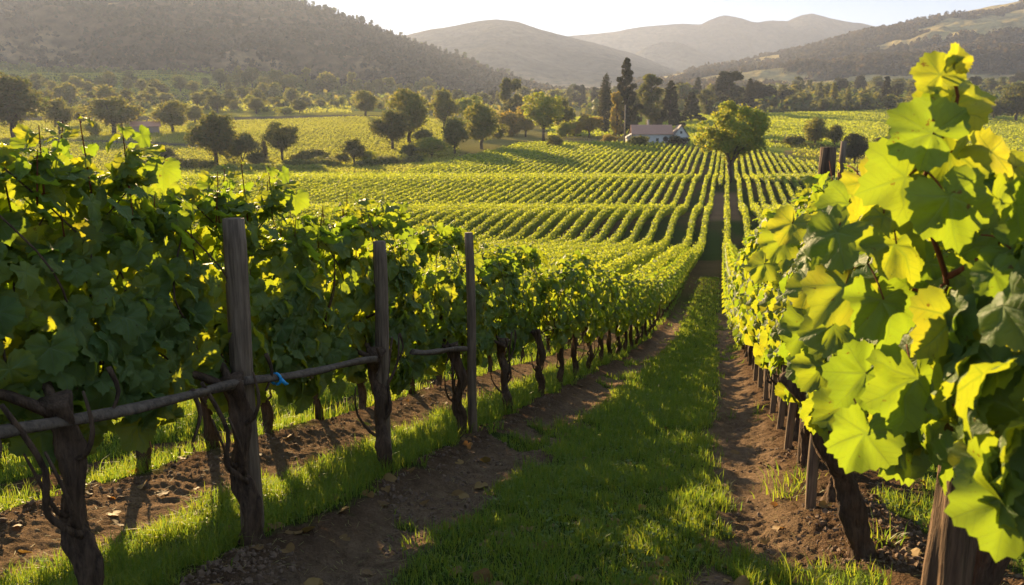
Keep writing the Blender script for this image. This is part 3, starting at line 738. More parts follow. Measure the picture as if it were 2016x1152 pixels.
# clods of earth and dry litter on the bare soil
def clods(n, seed):
    rng = np.random.default_rng(seed); D = 2.2 / (1 - rng.random(n) * .87); X = rng.uniform(-4.2, 2.2, n) ; Y = (D + X * ST) / CT
    g = zone_grass(X, Y); bk = np.exp(-((X + 1.95) / .35) ** 2) + np.exp(-((X - .95) / .4) ** 2) + .8 * np.exp(-((X + 3.75) / .3) ** 2) + .12
    kp = (g < .3) & (rng.random(n) < bk) & (fbm(X * 2, Y * 2, 77, 2) > .42); X, Y, D = X[kp], Y[kp], D[kp]; n = len(X)
    z = ground_z(X, Y) + soil_detail(X, Y)
    t = (1 + 5 ** .5) / 2; ico = np.array([(-1, t, 0), (1, t, 0), (-1, -t, 0), (1, -t, 0), (0, -1, t), (0, 1, t), (0, -1, -t), (0, 1, -t), (t, 0, -1), (t, 0, 1), (-t, 0, -1), (-t, 0, 1)]) / 1.9
    F_ = np.array([(0, 11, 5), (0, 5, 1), (0, 1, 7), (0, 7, 10), (0, 10, 11), (1, 5, 9), (5, 11, 4), (11, 10, 2), (10, 7, 6), (7, 1, 8), (3, 9, 4), (3, 4, 2), (3, 2, 6), (3, 6, 8), (3, 8, 9), (4, 9, 5), (2, 4, 11), (6, 2, 10), (8, 6, 7), (9, 8, 1)])
    sz = .004 + .014 * rng.random(n) ** 3; V = ico[None] * (1 + rng.normal(0, .34, (n, 12, 1))) * sz[:, None, None] * rng.uniform(.7, 1.3, (n, 1, 3)) + np.stack([X, Y, z + sz * .05], -1)[:, None]
    Fc = (F_[None] + (np.arange(n) * 12)[:, None, None]).reshape(-1, 3)
    tag(obj('soil_clods', newmesh('soil_clods', V.reshape(-1, 3), [Fc], M['clod'], smooth=False)), 'crumbly brown clods on the banks under the vines', 'soil', kind='stuff')
M['clod'] = plain('clod', (.14, .09, .058), .95, .4, 20.)
clods(60000, 5)
def litter(n, seed):
    rng = np.random.default_rng(seed); D = 2.2 / (1 - rng.random(n) * .8); X = rng.uniform(-4.0, 2.0, n); Y = (D + X * ST) / CT; an = rng.uniform(0, pi, n)
    L = rng.uniform(.015, .06, n); z = ground_z(X, Y) + soil_detail(X, Y) + .006; dv = np.stack([np.cos(an), np.sin(an), rng.normal(0, .12, n)], -1) * L[:, None]
    wv = np.stack([-np.sin(an), np.cos(an), 0 * an], -1) * .0016; b = np.stack([X, Y, z], -1)
    V = np.stack([b - wv, b + wv, b + dv + wv, b + dv - wv], 1).reshape(-1, 3)
    tag(obj('dry_litter', newmesh('dry_litter', V, [np.arange(n * 4).reshape(-1, 4)], M['grass_dry'], rnd=np.repeat(rng.random(n), 4), smooth=False)), 'dry straw and stalks strewn over the soil', 'litter', kind='stuff')
litter(5000, 6)

def ground_leaves(name, n, R, mat, label, seed, want, flat=.25, lod=2, x0=-4., x1=2.2):
    rng = np.random.default_rng(seed); D = 2.3 / (1 - rng.random(n) * .82); X = rng.uniform(x0, x1, n); Y = (D + X * ST) / CT
    g = zone_grass(X, Y); kp = (g > .5) & (fbm(X * 2.5, Y * 2.5, 88, 2) > .5) if want == 'grass' else (g < 2); X, Y = X[kp], Y[kp]; n = len(X)
    z = ground_z(X, Y) + soil_detail(X, Y) * (.25 if want == 'grass' else 1) + (rng.uniform(.015, .045, n) if want == 'grass' else .010)
    o = obj(name, leaf_mesh(name, np.stack([X, Y, z], -1), rng.normal(0, flat, (n, 3)) + [0, 0, 1], rng.normal(0, 1, (n, 3)), R * rng.uniform(.6, 1.3, n), lod, mat, rng, .3)); tag(o, label, name.replace('_', ' '), kind='stuff')
ground_leaves('clover', 16000, .014, M['grass'], 'small clover leaves mixed into the grass of the lane', 51, 'grass')
M['dead_leaf'] = leaf_material('dead_leaf', (.16, .09, .035), (.30, .19, .06), (.30, .16, .03), .3, False, .7, 0.)
ground_leaves('fallen_leaves', 420, .05, M['dead_leaf'], 'dry brown vine leaves fallen on the soil and grass', 52, 'all', .3, 1)

# ------------------------------------------------------------------ terrace vine rows
def kites(pos, nrm, size, rng):
    n = len(pos); tip = rng.normal(0, 1, (n, 3)) - [0, 0, .5]; B = frames(nrm, tip)
    t = np.array([[0, -.55, 0], [.5, 0, .1], [0, .62, -.05], [-.5, 0, .1]])
    V = np.einsum('nij,kj->nki', B, t) * size[:, None, None] + pos[:, None]
    return V.reshape(-1, 3), (np.arange(n * 4).reshape(-1, 4))
def row_object(X, Y0, Y1, idx, label):
    rng = np.random.default_rng(3000 + idx); ys = np.arange(Y0, Y1, 1.)
    D = to_cam(X, ys)[1]
    s = np.clip(D * .0021, .16, .60)
    dens = np.minimum(1.25 * 3.4 / s ** 2 * .55, 60.); dens = np.where(D > 180, dens * .8, dens)
    cnt_ = rng.poisson(dens); y = np.repeat(ys, cnt_) + rng.random(cnt_.sum()); n = len(y); sz = np.repeat(s, cnt_) * rng.uniform(.7, 1.35, n)
    ph = rng.uniform(-.45, pi + .45, n); hw = .36 + .13 * (fbm(y * .5, X + 0 * y, 9, 2) - .5)
    hh = .52 * (1 + .45 * (fbm(y * .6, X * 3 + 0 * y, 19, 2) - .5)); rr = rng.uniform(.7, 1.12, n) * (1 + .45 * (rng.random(n) < .06))
    pos = np.stack([X + np.cos(ph) * hw * rr, y, ground_z(X + 0 * y, y) + 1.1 + np.sin(ph) * hh * rr * 1.25], -1)
    nrm = np.stack([np.cos(ph), 0 * y, np.sin(ph)], -1) + rng.normal(0, .5, (n, 3))
    V, Q = kites(pos - [X, Y0, 0], nrm, sz, rng)
    # core of old wood and leaves
    yc = np.arange(Y0, Y1 + 3, 3.); zc = ground_z(X + 0 * yc, yc); pr = np.array([(-.1, .1), (-.2, .75), (-.18, 1.25), (0, 1.4), (.18, 1.25), (.2, .75), (.1, .1)])
    C = np.stack([np.broadcast_to(pr[None, :, 0], (len(yc), 7)), np.broadcast_to((yc - Y0)[:, None], (len(yc), 7)), zc[:, None] + pr[None, :, 1]], -1)
    C = C + rng.normal(0, .04, C.shape); C = C.reshape(-1, 3)
    i = np.arange(len(yc) - 1)[:, None] * 7; j = np.arange(6)[None]
    Qc = np.stack([i + j, i + j + 1, i + 8 + j, i + 7 + j], -1).reshape(-1, 4) + len(V)
    Va = np.concatenate([V, C]); rn = np.concatenate([np.repeat(rng.random(n), 4), np.zeros(len(C))])
    z0 = 0.
    o = obj('vine_row', newmesh('vine_row', Va, [Q, Qc], M['vine_leaf_far'], rnd=rn, smooth=False), None, (X, Y0, z0))
    tag(o, label, 'vine row', 'vine rows on the terraces')
rows = []
for i, X in enumerate([-8.9 - 2.05 * i for i in range(80)]): rows.append((X, i + 4, 'left'))
for i, X in enumerate([3.34 + 2.05 * i for i in range(43)]): rows.append((X, i + 2, 'right'))
for X, i, sd in [(-2.25, 1, 'left'), (-4.0, 2, 'left'), (-6.6, 3, 'left'), (.74, 1, 'right'), (-.75, 0, 'mid')] + rows:
    Yg = np.arange(2., 420., 1.); a, D = to_cam(X, Yg); px = picx(X, Yg)
    ok = (px > -120) & (px < 2140) & (D < field3_max(px)) & (D > 1)
    if i <= (3 if sd == 'left' else 1): ok &= Yg > (62 if abs(X) < 3 else 36)
    elif sd == 'left' and i < 9: pass
    if sd == 'right' and i > 1: ok = ok | ((Yg < 30) & (X < 7))
    if sd == 'mid': ok &= Yg > 186
    if ok.sum() < 8: continue
    Yo = Yg[ok]
    row_object(X, Yo[0], Yo[-1], i + (500 if sd == 'right' else 0), 'short vine row in line with the dirt path, leading to the lone tree' if sd == 'mid' else 'clipped green vine row climbing the terraces, %s %s of the dirt path' % (ordw(i), sd))

# ------------------------------------------------------------------ trees
def crown_mesh(name, kind, seed, n, mat, leaf):
    """unit-height tree crown (height 1); lobes filled with leaf clumps"""
    rng = np.random.default_rng(seed); lob = []
    if kind in ('round', 'loose'):
        k_, cz, rx, rz, lr = (44, .51, .36, .37, (.10, .17)) if kind == 'round' else (80, .62, .41, .335, (.065, .12))
        for i in range(k_):
            q = rng.normal(0, 1, 3); q /= np.linalg.norm(q); f = rng.uniform(.55, 1.08) if kind == 'loose' else rng.uniform(.45, 1.0)
            if q[2] < -.55: f *= .8
            low = 1 - .25 * max(0, -q[2])
            lob.append((q[0] * rx * f * low, q[1] * rx * f * low, cz + q[2] * rz * f, rng.uniform(*lr)))
        lob.append((0, 0, cz, .2))
    elif kind == 'tall':
        for i in range(30):
            an = rng.uniform(0, 2 * pi); zc = .10 + .82 * rng.random(); rr = .20 * math.sqrt(max(.05, 1 - ((zc - .5) / .52) ** 2)) * rng.uniform(.4, 1.1)
            lob.append((cos(an) * rr, sin(an) * rr, zc, rng.uniform(.06, .11)))
    elif kind == 'conifer':
        for i in range(46):
            an = i * 2.4; zc = .07 + .89 * (i / 46.); rr = .23 * (1 - zc) ** .8 * rng.uniform(.5, 1.2)
            lob.append((cos(an) * rr, sin(an) * rr, zc, .03 + .06 * (1 - zc) * rng.uniform(.7, 1.3)))
        lob.append((0, 0, .95, .025))
    elif kind == 'cypress':
        for i in range(26):
            an = i * 2.4; zc = .06 + .90 * (i / 26.); rr = .05 * sin(pi * min(1, zc * .75 + .22)) * rng.uniform(.3, 1)
            lob.append((cos(an) * rr, sin(an) * rr, zc, .02 + .075 * max(.1, sin(pi * min(.97, zc * .72 + .25)))))
    elif kind == 'bush':
        for i in range(22):
            an = rng.uniform(0, 2 * pi); zc = .18 + .55 * rng.random(); rr = .52 * math.sqrt(max(.05, 1 - ((zc - .3) / .6) ** 2)) * rng.uniform(.3, 1)
            lob.append((cos(an) * rr, sin(an) * rr, zc, rng.uniform(.16, .27)))
    lob = np.array(lob); wgt = lob[:, 3] ** 2; wgt /= wgt.sum()
    li = rng.choice(len(lob), n, p=wgt); d = rng.normal(0, 1, (n, 3)); d[:, 2] += .25; d /= np.linalg.norm(d, axis=1)[:, None]
    sq = np.array([1, 1, .62 if kind in ('conifer',) else (1.5 if kind == 'cypress' else .82)])
    rad = lob[li, 3] * (.55 + .5 * rng.random(n) ** .6) * (1 + .25 * rng.normal(0, 1, n) * (rng.random(n) < .25))
    pos = lob[li, :3] + d * rad[:, None] * sq; pos[:, 2] = np.maximum(pos[:, 2], .03)
    V, Q = kites(pos, d + rng.normal(0, .55, (n, 3)), leaf * rng.uniform(.6, 1.4, n), rng)
    shade = np.repeat(np.clip(rng.random(n) * .7 + .3 * hash2(li, li * 0, seed), 0, 1), 4)
    return newmesh(name, V, [Q], mat, rnd=shade, smooth=False)
def trunk_mesh(kind, seed):
    rng = np.random.default_rng(seed); g = Geo()
    if kind in ('conifer', 'cypress', 'tall'):
        g.tube(curve_pts([(0, 0, -.03), (rng.normal(0, .004), 0, .3), (0, rng.normal(0, .006), .6), (0, 0, .93)], 14), np.linspace(.022, .003, 14), 8, .1, seed)
        for i in range(14):
            z = .2 + .05 * i; an = i * 2.4; L = .16 * (1 - z) + .02
            g.tube([(0, 0, z), (cos(an) * L * .5, sin(an) * L * .5, z + .015), (cos(an) * L, sin(an) * L, z + .04)], [.006, .004, .002], 5)
        return g.mesh('trunk', M['tree_bark'])
    r0 = .030 if kind != 'bush' else .02; hs = .22 if kind != 'bush' else .08
    g.tube(curve_pts([(0, 0, -.03), (0, 0, 0), (rng.normal(0, .01), rng.normal(0, .01), hs * .6), (rng.normal(0, .015), 0, hs)], 10), np.linspace(r0 * 1.25, r0 * .85, 10), 9, .12, seed)
    for i in range(7):
        an = i * 2 * pi / 7 + rng.uniform(-.3, .3); R_ = rng.uniform(.16, .30) if kind != 'bush' else .3; zt = rng.uniform(.5, .78) if kind != 'bush' else .5
        g.tube(curve_pts([(0, 0, hs * .85), (cos(an) * R_ * .35, sin(an) * R_ * .35, hs + (zt - hs) * .45), (cos(an) * R_ * .75, sin(an) * R_ * .75, hs + (zt - hs) * .8), (cos(an) * R_, sin(an) * R_, zt)], 9), np.linspace(r0 * .55, r0 * .1, 9), 6, .1, seed + i)
    return g.mesh('trunk', M['tree_bark'])
CR = {}
def crown_of(kind, v, mat, lod):
    key = (kind, v, mat, lod)
    if key not in CR:
        n, lf = {0: (15000, .024), 1: (6500, .034), 2: (1700, .060)}[lod]
        if kind == 'conifer' or kind == 'tall': lf *= .85
        if kind == 'cypress': lf *= .5
        if kind == 'bush': lf *= 1.6; n = int(n * .7)
        CR[key] = crown_mesh('crown', kind, 700 + v * 13 + hash(kind) % 1 + {'round': 1, 'loose': 2, 'tall': 3, 'conifer': 4, 'cypress': 5, 'bush': 6}[kind] * 100, n, M[mat], lf)
        if (kind, v) not in CR: CR[(kind, v)] = trunk_mesh(kind, 800 + v)
    return CR[key], CR[(kind, v)]
def find_D(x, ybase, dmin=150., dmax=4000.):
    Ds = np.exp(np.linspace(np.log(dmin), np.log(dmax), 900)); 
    A = uof(x, ybase) * Ds; X, Y = to_world(A, Ds); z = ground_z(X, Y); py = px_of(X, Y, z)[1]
    i = np.argmax(py <= ybase); 
    if py[i] > ybase: i = int(np.argmin(py))
    return X[i], Y[i], z[i], Ds[i]
ASP = {'round': .78, 'loose': .90, 'tall': .56, 'conifer': .48, 'cypress': .20, 'bush': 1.3}
tr_rnd = random.Random(99)
def tree(kind, x, ybase, ytop, wpx, mat, label, name='tree', cat='tree', group=None, lod=1, dmin=150., v=None, spot=None):
    X, Y, z, D = spot if spot else find_D(x, ybase, dmin)
    c = D * CP - (z - EYE) * SP; hgt = (ybase - ytop) * c / F; wd = wpx * c / F / ASP[kind]
    v = tr_rnd.randrange(2) if v is None else v
    cm, tm = crown_of(kind, v, mat, lod)
    r = empty(name, (X, Y, z - .1), tr_rnd.uniform(0, 6.28), (wd, wd, hgt)); tag(r, label, cat, group)
    obj('crown', cm, r); obj('trunk', tm, r)
    return r
G1 = 'trees in the valley beyond the vineyard'
# the lone tree among the terraces
tree('loose', 1436, 358, 203, 140, 'tree_bright', 'large bright green rounded tree standing alone among the terrace rows', 'broadleaf_tree', 'tree', None, 0, 170, 1)
for a in [
    ('round', 30, 273, 140, 150, 'tree_dark', 'big dark round tree cut by the left edge of the picture', 'oak_tree', 1),
    ('round', 118, 266, 190, 58, 'tree_olive', 'smaller olive tree beside the big dark one at the left edge', 'oak_tree', 1),
    ('round', 225, 264, 187, 104, 'tree_olive', 'broad dome-shaped tree left of the red-roofed shed', 'oak_tree', 1),
    ('round', 340, 260, 196, 72, 'tree_olive', 'round olive tree right of the red-roofed shed', 'oak_tree', 1),
    ('round', 426, 328, 216, 98, 'tree_dark', 'tall dark full tree in front of the yellow field, lit at its crown', 'oak_tree', 1),
    ('bush', 478, 322, 252, 74, 'tree_dark', 'wide dark tree leaning against the tall dark one before the yellow field', 'oak_tree', 1),
    ('loose', 556, 318, 242, 72, 'tree_dark', 'spreading dark tree with open limbs beside a small black cypress', 'oak_tree', 1),
    ('cypress', 521, 316, 272, 14, 'conifer', 'small black cypress left of the spreading dark tree', 'cypress_tree', 1),
    ('round', 697, 324, 270, 52, 'tree_dark', 'compact dark round tree standing in the hedge line', 'oak_tree', 1),
    ('round', 773, 296, 212, 78, 'tree_dark', 'dark broad tree standing before a taller paler one', 'oak_tree', 1),
    ('round', 806, 282, 171, 90, 'tree_olive', 'tall olive tree with lit crown behind the broad dark tree', 'oak_tree', 1),
    ('round', 896, 304, 228, 60, 'tree_dark', 'dark egg-shaped tree left of the dirt bank', 'oak_tree', 1),
    ('round', 948, 294, 200, 76, 'tree_olive', 'olive tree with bare forked trunk at the end of the dirt bank', 'oak_tree', 1),
    ('round', 875, 258, 171, 58, 'tree_olive', 'rounded tree standing farther back in front of the dark slope', 'oak_tree', 1),
    ('loose', 930, 250, 190, 76, 'tree_bright', 'yellow-green tree behind the forked olive one', 'broadleaf_tree', 1),
    ('tall', 1004, 250, 154, 54, 'tree_dark', 'tall narrow dark tree behind the yellow-green ones', 'oak_tree', 1),
    ('loose', 1070, 278, 183, 86, 'tree_bright', 'yellow-green spreading tree left of the small bush by the field edge', 'broadleaf_tree', 1),
    ('round', 1106, 268, 188, 48, 'tree_olive', 'olive tree pressed against the yellow-green spreading tree', 'oak_tree', 1),
    ('bush', 1004, 268, 214, 68, 'tree_yellow', 'dusty golden thicket below the tall narrow dark tree', 'thicket', 1),
    ('loose', 1160, 272, 226, 56, 'tree_yellow', 'small round golden tree left of the cypress', 'broadleaf_tree', 1),
    ('cypress', 1191, 262, 146, 26, 'conifer', 'slim pointed dark cypress left of the tallest conifer', 'cypress_tree', 1),
    ('conifer', 1230, 272, 114, 66, 'conifer', 'tallest conifer, shaggy and pointed, left of the farmhouse', 'conifer_tree', 1),
    ('tall', 1213, 274, 180, 30, 'tree_yellow', 'brown dry conifer leaning under the tallest one', 'conifer_tree', 1),
    ('tall', 1280, 252, 146, 70, 'tree_dark', 'dense dark tree behind the farmhouse roof, next to the tallest conifer', 'evergreen_tree', 1),
    ('conifer', 1318, 252, 158, 50, 'conifer', 'dark pointed conifer behind the right half of the farmhouse', 'conifer_tree', 1),
    ('conifer', 1360, 240, 180, 44, 'conifer', 'low dark conifer between the farmhouse and the lone green tree', 'conifer_tree', 1),
    ('tall', 1433, 226, 140, 64, 'conifer', 'dark double-topped tree rising behind the lone green tree', 'evergreen_tree', 1),
    ('conifer', 1474, 226, 154, 36, 'conifer', 'dark narrow conifer right of the double-topped tree', 'conifer_tree', 1),
    ('bush', 1090, 293, 262, 46, 'tree_dark', 'low dark bush alone at the upper edge of the terraces', 'shrub', 1),
    ('bush', 1262, 291, 264, 52, 'tree_dark', 'dark shrub in front of the farmhouse wall, left side', 'shrub', 1),
    ('bush', 1334, 291, 264, 52, 'conifer', 'nearly black shrub in front of the farmhouse gable, right side', 'shrub', 1),
    ('bush', 850, 310, 264, 80, 'tree_bright', 'bright yellow-green bush between two dark trees', 'shrub', 1),
    ('bush', 806, 312, 280, 44, 'tree_dark', 'dark low bush beside the bright yellow-green one', 'shrub', 1),
    ('bush', 326, 322, 286, 46, 'tree_dark', 'dark ragged bush left of the long hedge', 'shrub', 1),
    ('bush', 614, 322, 290, 74, 'tree_dark', 'long low dark bush right of the spreading dark tree', 'shrub', 1),
    ('bush', 1114, 272, 236, 40, 'tree_bright', 'fresh green bush under the olive tree', 'shrub', 1),
    ('bush', 640, 326, 304, 80, 'tree_olive', 'low sunlit bush below the long dark one', 'shrub', 1),
    ('bush', 760, 324, 304, 60, 'tree_olive', 'low olive bush right of the compact dark tree', 'shrub', 1),
    ('bush', 505, 326, 296, 50, 'tree_dark', 'dark bush between the wide dark tree and the small cypress', 'shrub', 1),
    ('bush', 590, 322, 300, 40, 'tree_olive', 'little olive bush under the spreading dark tree', 'shrub', 1),
    ('bush', 672, 326, 298, 40, 'tree_olive', 'olive bush touching the left of the compact dark tree', 'shrub', 1),
    ('bush', 728, 322, 292, 46, 'tree_bright', 'sunlit green bush just right of the compact dark tree', 'shrub', 1),
    ('bush', 834, 286, 250, 50, 'tree_olive', 'olive thicket behind the bright yellow-green bush', 'thicket', 1),
    ('bush', 905, 262, 228, 60, 'tree_bright', 'yellow-green thicket left of the forked olive tree', 'thicket', 1),
    ('bush', 985, 274, 240, 44, 'tree_olive', 'olive thicket right of the forked olive tree', 'thicket', 1),
    ('round', 1035, 270, 205, 50, 'tree_yellow', 'golden tree just left of the yellow-green spreading tree', 'broadleaf_tree', 1),
    ('bush', 1130, 268, 238, 44, 'tree_yellow', 'dry golden bush left of the small round golden tree', 'shrub', 1),
    ('bush', 1200, 284, 262, 40, 'tree_yellow', 'dry brown bush at the foot of the tallest conifer', 'shrub', 1),
    ('bush', 180, 268, 236, 40, 'tree_bright', 'small bright bush left of the dome-shaped tree', 'shrub', 1),
    ('bush', 400, 268, 240, 50, 'tree_olive', 'low olive bush right of the shed trees', 'shrub', 1),
    ('round', 1262, 240, 170, 50, 'tree_dark', 'dark rounded tree filling the gap behind the farmhouse', 'evergreen_tree', 1),
    ('tall', 1390, 228, 176, 40, 'tree_dark', 'dark upright tree just left behind the lone green tree', 'evergreen_tree', 1),
    ('round', 160, 246, 212, 44, 'tree_olive', 'olive tree behind and left of the dome-shaped tree', 'oak_tree', 1),
    ('round', 262, 238, 204, 46, 'tree_dark', 'dark round tree behind the dome-shaped tree, right side', 'oak_tree', 1),
    ('round', 384, 242, 206, 44, 'tree_olive', 'olive tree behind and right of the shed trees', 'oak_tree', 1),
    ('round', 428, 222, 184, 44, 'tree_dark', 'dark tree right above the tall dark full tree', 'oak_tree', 1),
    ('round', 505, 224, 190, 42, 'tree_olive', 'olive tree at the far edge of the yellow field', 'oak_tree', 1),
    ('round', 590, 224, 194, 36, 'tree_dark', 'small dark round tree standing alone above the yellow field', 'oak_tree', 1),
    ('round', 720, 230, 176, 56, 'tree_olive', 'olive tree left behind the tall olive one with lit crown', 'oak_tree', 1),
    ('bush', 560, 226, 208, 40, 'tree_bright', 'green bush at the far edge of the yellow field', 'shrub', 1),
    ('round', 1604, 290, 229, 52, 'tree_olive', 'olive round tree on the right slope, left of its darker twin', 'oak_tree', 1),
    ('round', 1642, 290, 243, 40, 'tree_dark', 'darker round tree touching the olive one on the right slope', 'oak_tree', 1),
    ('round', 1682, 324, 260, 54, 'conifer', 'near-black tree just right of the dark trellis post', 'oak_tree', 1),
    ('round', 1738, 318, 268, 56, 'conifer', 'near-black tree second to the right of the trellis post', 'oak_tree', 1),
    ('bush', 1560, 290, 264, 52, 'tree_dark', 'low dark shrub at the field edge right of the lone tree', 'shrub', 1),
    ('round', 2000, 240, 160, 66, 'tree_dark', 'dark tree at the right edge above the bright field', 'oak_tree', 1),
    ('round', 1955, 236, 196, 44, 'tree_dark', 'dark tree left of the one at the right edge', 'oak_tree', 1),
]:
    tree(a[0], a[1], a[2], a[3], a[4], a[5], a[6], a[7], 'shrub' if a[7] in ('shrub', 'thicket') else 'tree', G1 if a[7] not in ('shrub', 'thicket') else 'bushes along the field edges', a[8], 150.)
# tree belts
def belt(n, xs, yb, hp, mats, kinds, place, seed, asp=1., grp='trees of the wooded belts'):
    rr = random.Random(seed); pts = sorted((xs[0] + (xs[1] - xs[0]) * (i + rr.random()) / n) for i in range(n))
    for i, x in enumerate(pts):
        y0 = np.interp(x, [q[0] for q in yb], [q[1] for q in yb]) + rr.uniform(-yb[0][2], yb[0][2])
        h_ = rr.uniform(*hp); kd = rr.choice(kinds); m = rr.choice(mats)
        adj = {'tree_dark': 'dark', 'tree_olive': 'olive', 'conifer': 'blackish', 'tree_bright': 'green', 'tree_yellow': 'golden'}[m]
        shp = {'round': 'rounded tree', 'tall': 'upright tree', 'loose': 'open tree', 'conifer': 'pointed conifer', 'bush': 'low bush'}[kd]
        tree(kd, x, y0, y0 - h_ * (.6 if kd == 'bush' else 1), h_ * ASP[kd] * rr.uniform(.9, 1.3) * (.62 if kd == 'bush' else 1), m, '%s %s, %s from the left %s' % (adj, shp, ordw(i + 1), place), 'belt_tree', 'tree', grp, 2, 300.)
belt(16, (30, 560), [(0, 205, 5), (250, 208), (560, 214)], (30, 50), ['tree_dark', 'tree_olive'], ['round', 'round', 'bush'], 'in the belt behind the shed', 1)
belt(20, (20, 560), [(0, 185, 6), (200, 180), (400, 190), (560, 200)], (24, 42), ['tree_dark', 'tree_olive'], ['round'], 'in the second belt above the shed', 2)
belt(14, (20, 440), [(0, 160, 6), (440, 166)], (16, 28), ['tree_dark', 'tree_olive'], ['round', 'bush'], 'in the topmost belt above the shed', 3)
belt(26, (430, 860), [(430, 172, 8), (600, 186), (860, 200)], (26, 48), ['tree_dark', 'tree_olive', 'tree_olive'], ['round', 'tall', 'round'], 'at the foot of the dark hill', 4)
belt(14, (480, 760), [(480, 216, 5), (620, 208), (760, 212)], (22, 38), ['tree_olive', 'tree_dark', 'tree_bright'], ['round', 'bush'], 'beside the pale track', 5)
belt(22, (850, 1190), [(850, 214, 5), (1000, 218), (1190, 208)], (20, 44), ['tree_dark', 'conifer', 'tree_olive'], ['round', 'tall', 'conifer'], 'in the middle belt', 6)
belt(30, (1290, 1830), [(1290, 214, 3), (1500, 212), (1830, 214)], (28, 66), ['tree_dark', 'conifer', 'tree_olive'], ['round', 'tall', 'conifer'], 'behind the right field', 7)
belt(18, (1480, 1830), [(1480, 220, 2), (1830, 220)], (20, 38), ['tree_olive', 'tree_dark'], ['round', 'bush'], 'edging the right field', 8)
belt(20, (1560, 2040), [(1560, 190, 6), (2040, 182)], (24, 44), ['tree_dark', 'conifer'], ['round', 'tall'], 'below the right hills', 9)
belt(12, (1100, 1330), [(1100, 196, 4), (1330, 196)], (18, 34), ['tree_dark', 'conifer'], ['conifer', 'tall'], 'far behind the cypress', 10)

# long hedges and the strip of tall crop at the field edge
def hedge(x0, x1, y0, y1, h, wd, mat, name, label, cat, seed, n=2600):
    rng = np.random.default_rng(seed); A = find_D(x0, y0, 150.); B = find_D(x1, y1, 150.)
    t = rng.random(n); X = A[0] + (B[0] - A[0]) * t; Y = A[1] + (B[1] - A[1]) * t; ph = rng.uniform(-.2, pi + .2, n)
    L = math.hypot(B[0] - A[0], B[1] - A[1]); dx, dy = -(B[1] - A[1]) / L, (B[0] - A[0]) / L
    k_ = wd * (.7 + .5 * fbm(t * L / 3, 0 * t, seed, 3)); hh = h * (.55 + .7 * fbm(t * L / 4, 0 * t + 3, seed, 3)); rr = rng.uniform(.6, 1.05, n)
    pos = np.stack([X + dx * np.cos(ph) * k_ * rr, Y + dy * np.cos(ph) * k_ * rr, ground_z(X, Y) + hh * (.15 + .85 * np.clip(np.sin(ph), 0, 1)) * rr], -1)
    nrm = np.stack([dx * np.cos(ph), dy * np.cos(ph), np.sin(ph) + .2], -1) + rng.normal(0, .5, (n, 3))
    og = np.array([A[0], A[1], A[2]]); V, Q = kites(pos - og, nrm, .5 * rng.uniform(.6, 1.3, n), rng)
    tag(obj(name, newmesh(name, V, [Q], M[mat], rnd=np.repeat(rng.random(n), 4), smooth=False), None, og), label, cat)
hedge(335, 425, 332, 334, 3.6, 2., 'tree_dark', 'hedge', 'dense dark clipped hedge under the tall dark tree', 'hedge', 1)
hedge(425, 640, 336, 336, 2.0, 3., 'tree_bright', 'crop_strip', 'sunlit strip of tall green crop at the field edge', 'crop strip', 2, 3500)
hedge(230, 335, 318, 330, 1.6, 1.5, 'tree_dark', 'hedge', 'low dark hedge line at the bottom of the yellow field', 'hedge', 3)
hedge(560, 665, 328, 330, 2.8, 2., 'tree_olive', 'hedge', 'uneven olive hedge right of the crop strip', 'hedge', 4)
hedge(1520, 1700, 284, 300, 2.0, 2., 'tree_dark', 'hedge', 'dark hedge under the round trees on the right slope', 'hedge', 5)
hedge(700, 830, 330, 318, 2.4, 2., 'tree_dark', 'hedge', 'dark scrubby hedge beside the dirt bank', 'hedge', 6)

# crops covering the far fields
def crop(name, x0, x1, D0, D1, n, h, size, label, seed, mat='vine_leaf_far', lines=2.8):
    rng = np.random.default_rng(seed); D = np.sqrt(rng.uniform(D0 ** 2, D1 ** 2, n)); u = rng.uniform(uof(x0), uof(x1), n)
    X, Y = to_world(u * D, D); q = X * .94 + Y * .34; q2 = np.round(q / lines) * lines + rng.normal(0, .8, n); X = X + (q2 - q) * .94; Y = Y + (q2 - q) * .34
    px = picx(X, Y); _, D = to_cam(X, Y); kp = D > field3_max(px) + 8
    kp &= ~((np.abs(D - (352 + 10 * np.sin(u * D / 50))) < 8) & (px < 420)); kp &= ~((np.abs(D - 520 - u * D * .12) < 17) & (px < 760))
    X, Y = X[kp], Y[kp]; n = len(X)
    pos = np.stack([X, Y, ground_z(X, Y) + rng.uniform(.1, h, n)], -1)
    V, Q = kites(pos, rng.normal(0, .6, (n, 3)) + [0, 0, .8], size * rng.uniform(.6, 1.3, n), rng)
    tag(obj(name, newmesh(name, V, [Q], M[mat], rnd=np.repeat(rng.random(n), 4), smooth=False)), label, 'crop', kind='stuff')
M['crop_yellow'] = leaf_material('crop_yellow', (.15, .155, .028), (.25, .23, .045), (.43, .44, .04), .5, False, .7, 0., .2, tvar=.2)
crop('field_crop', -100, 900, 240, 520, 150000, .7, .48, 'yellow-green crop covering the left field', 71, 'crop_yellow')
crop('field_crop', 1340, 2100, 345, 640, 80000, 1.1, .75, 'green crop covering the right field', 72)
crop('field_crop', 1080, 1230, 420, 640, 8000, 1.1, 1.0, 'green crop covering the small field behind the cypress', 73)
crop('field_crop', -100, 700, 560, 1250, 42000, 1.2, 1.5, 'pale green crop on the slopes below the dark hill', 74, 'crop_yellow')
crop('field_crop', 1560, 2100, 250, 345, 9000, 1.0, .7, 'rough grass on the right slope below the round trees', 75, 'crop_yellow')

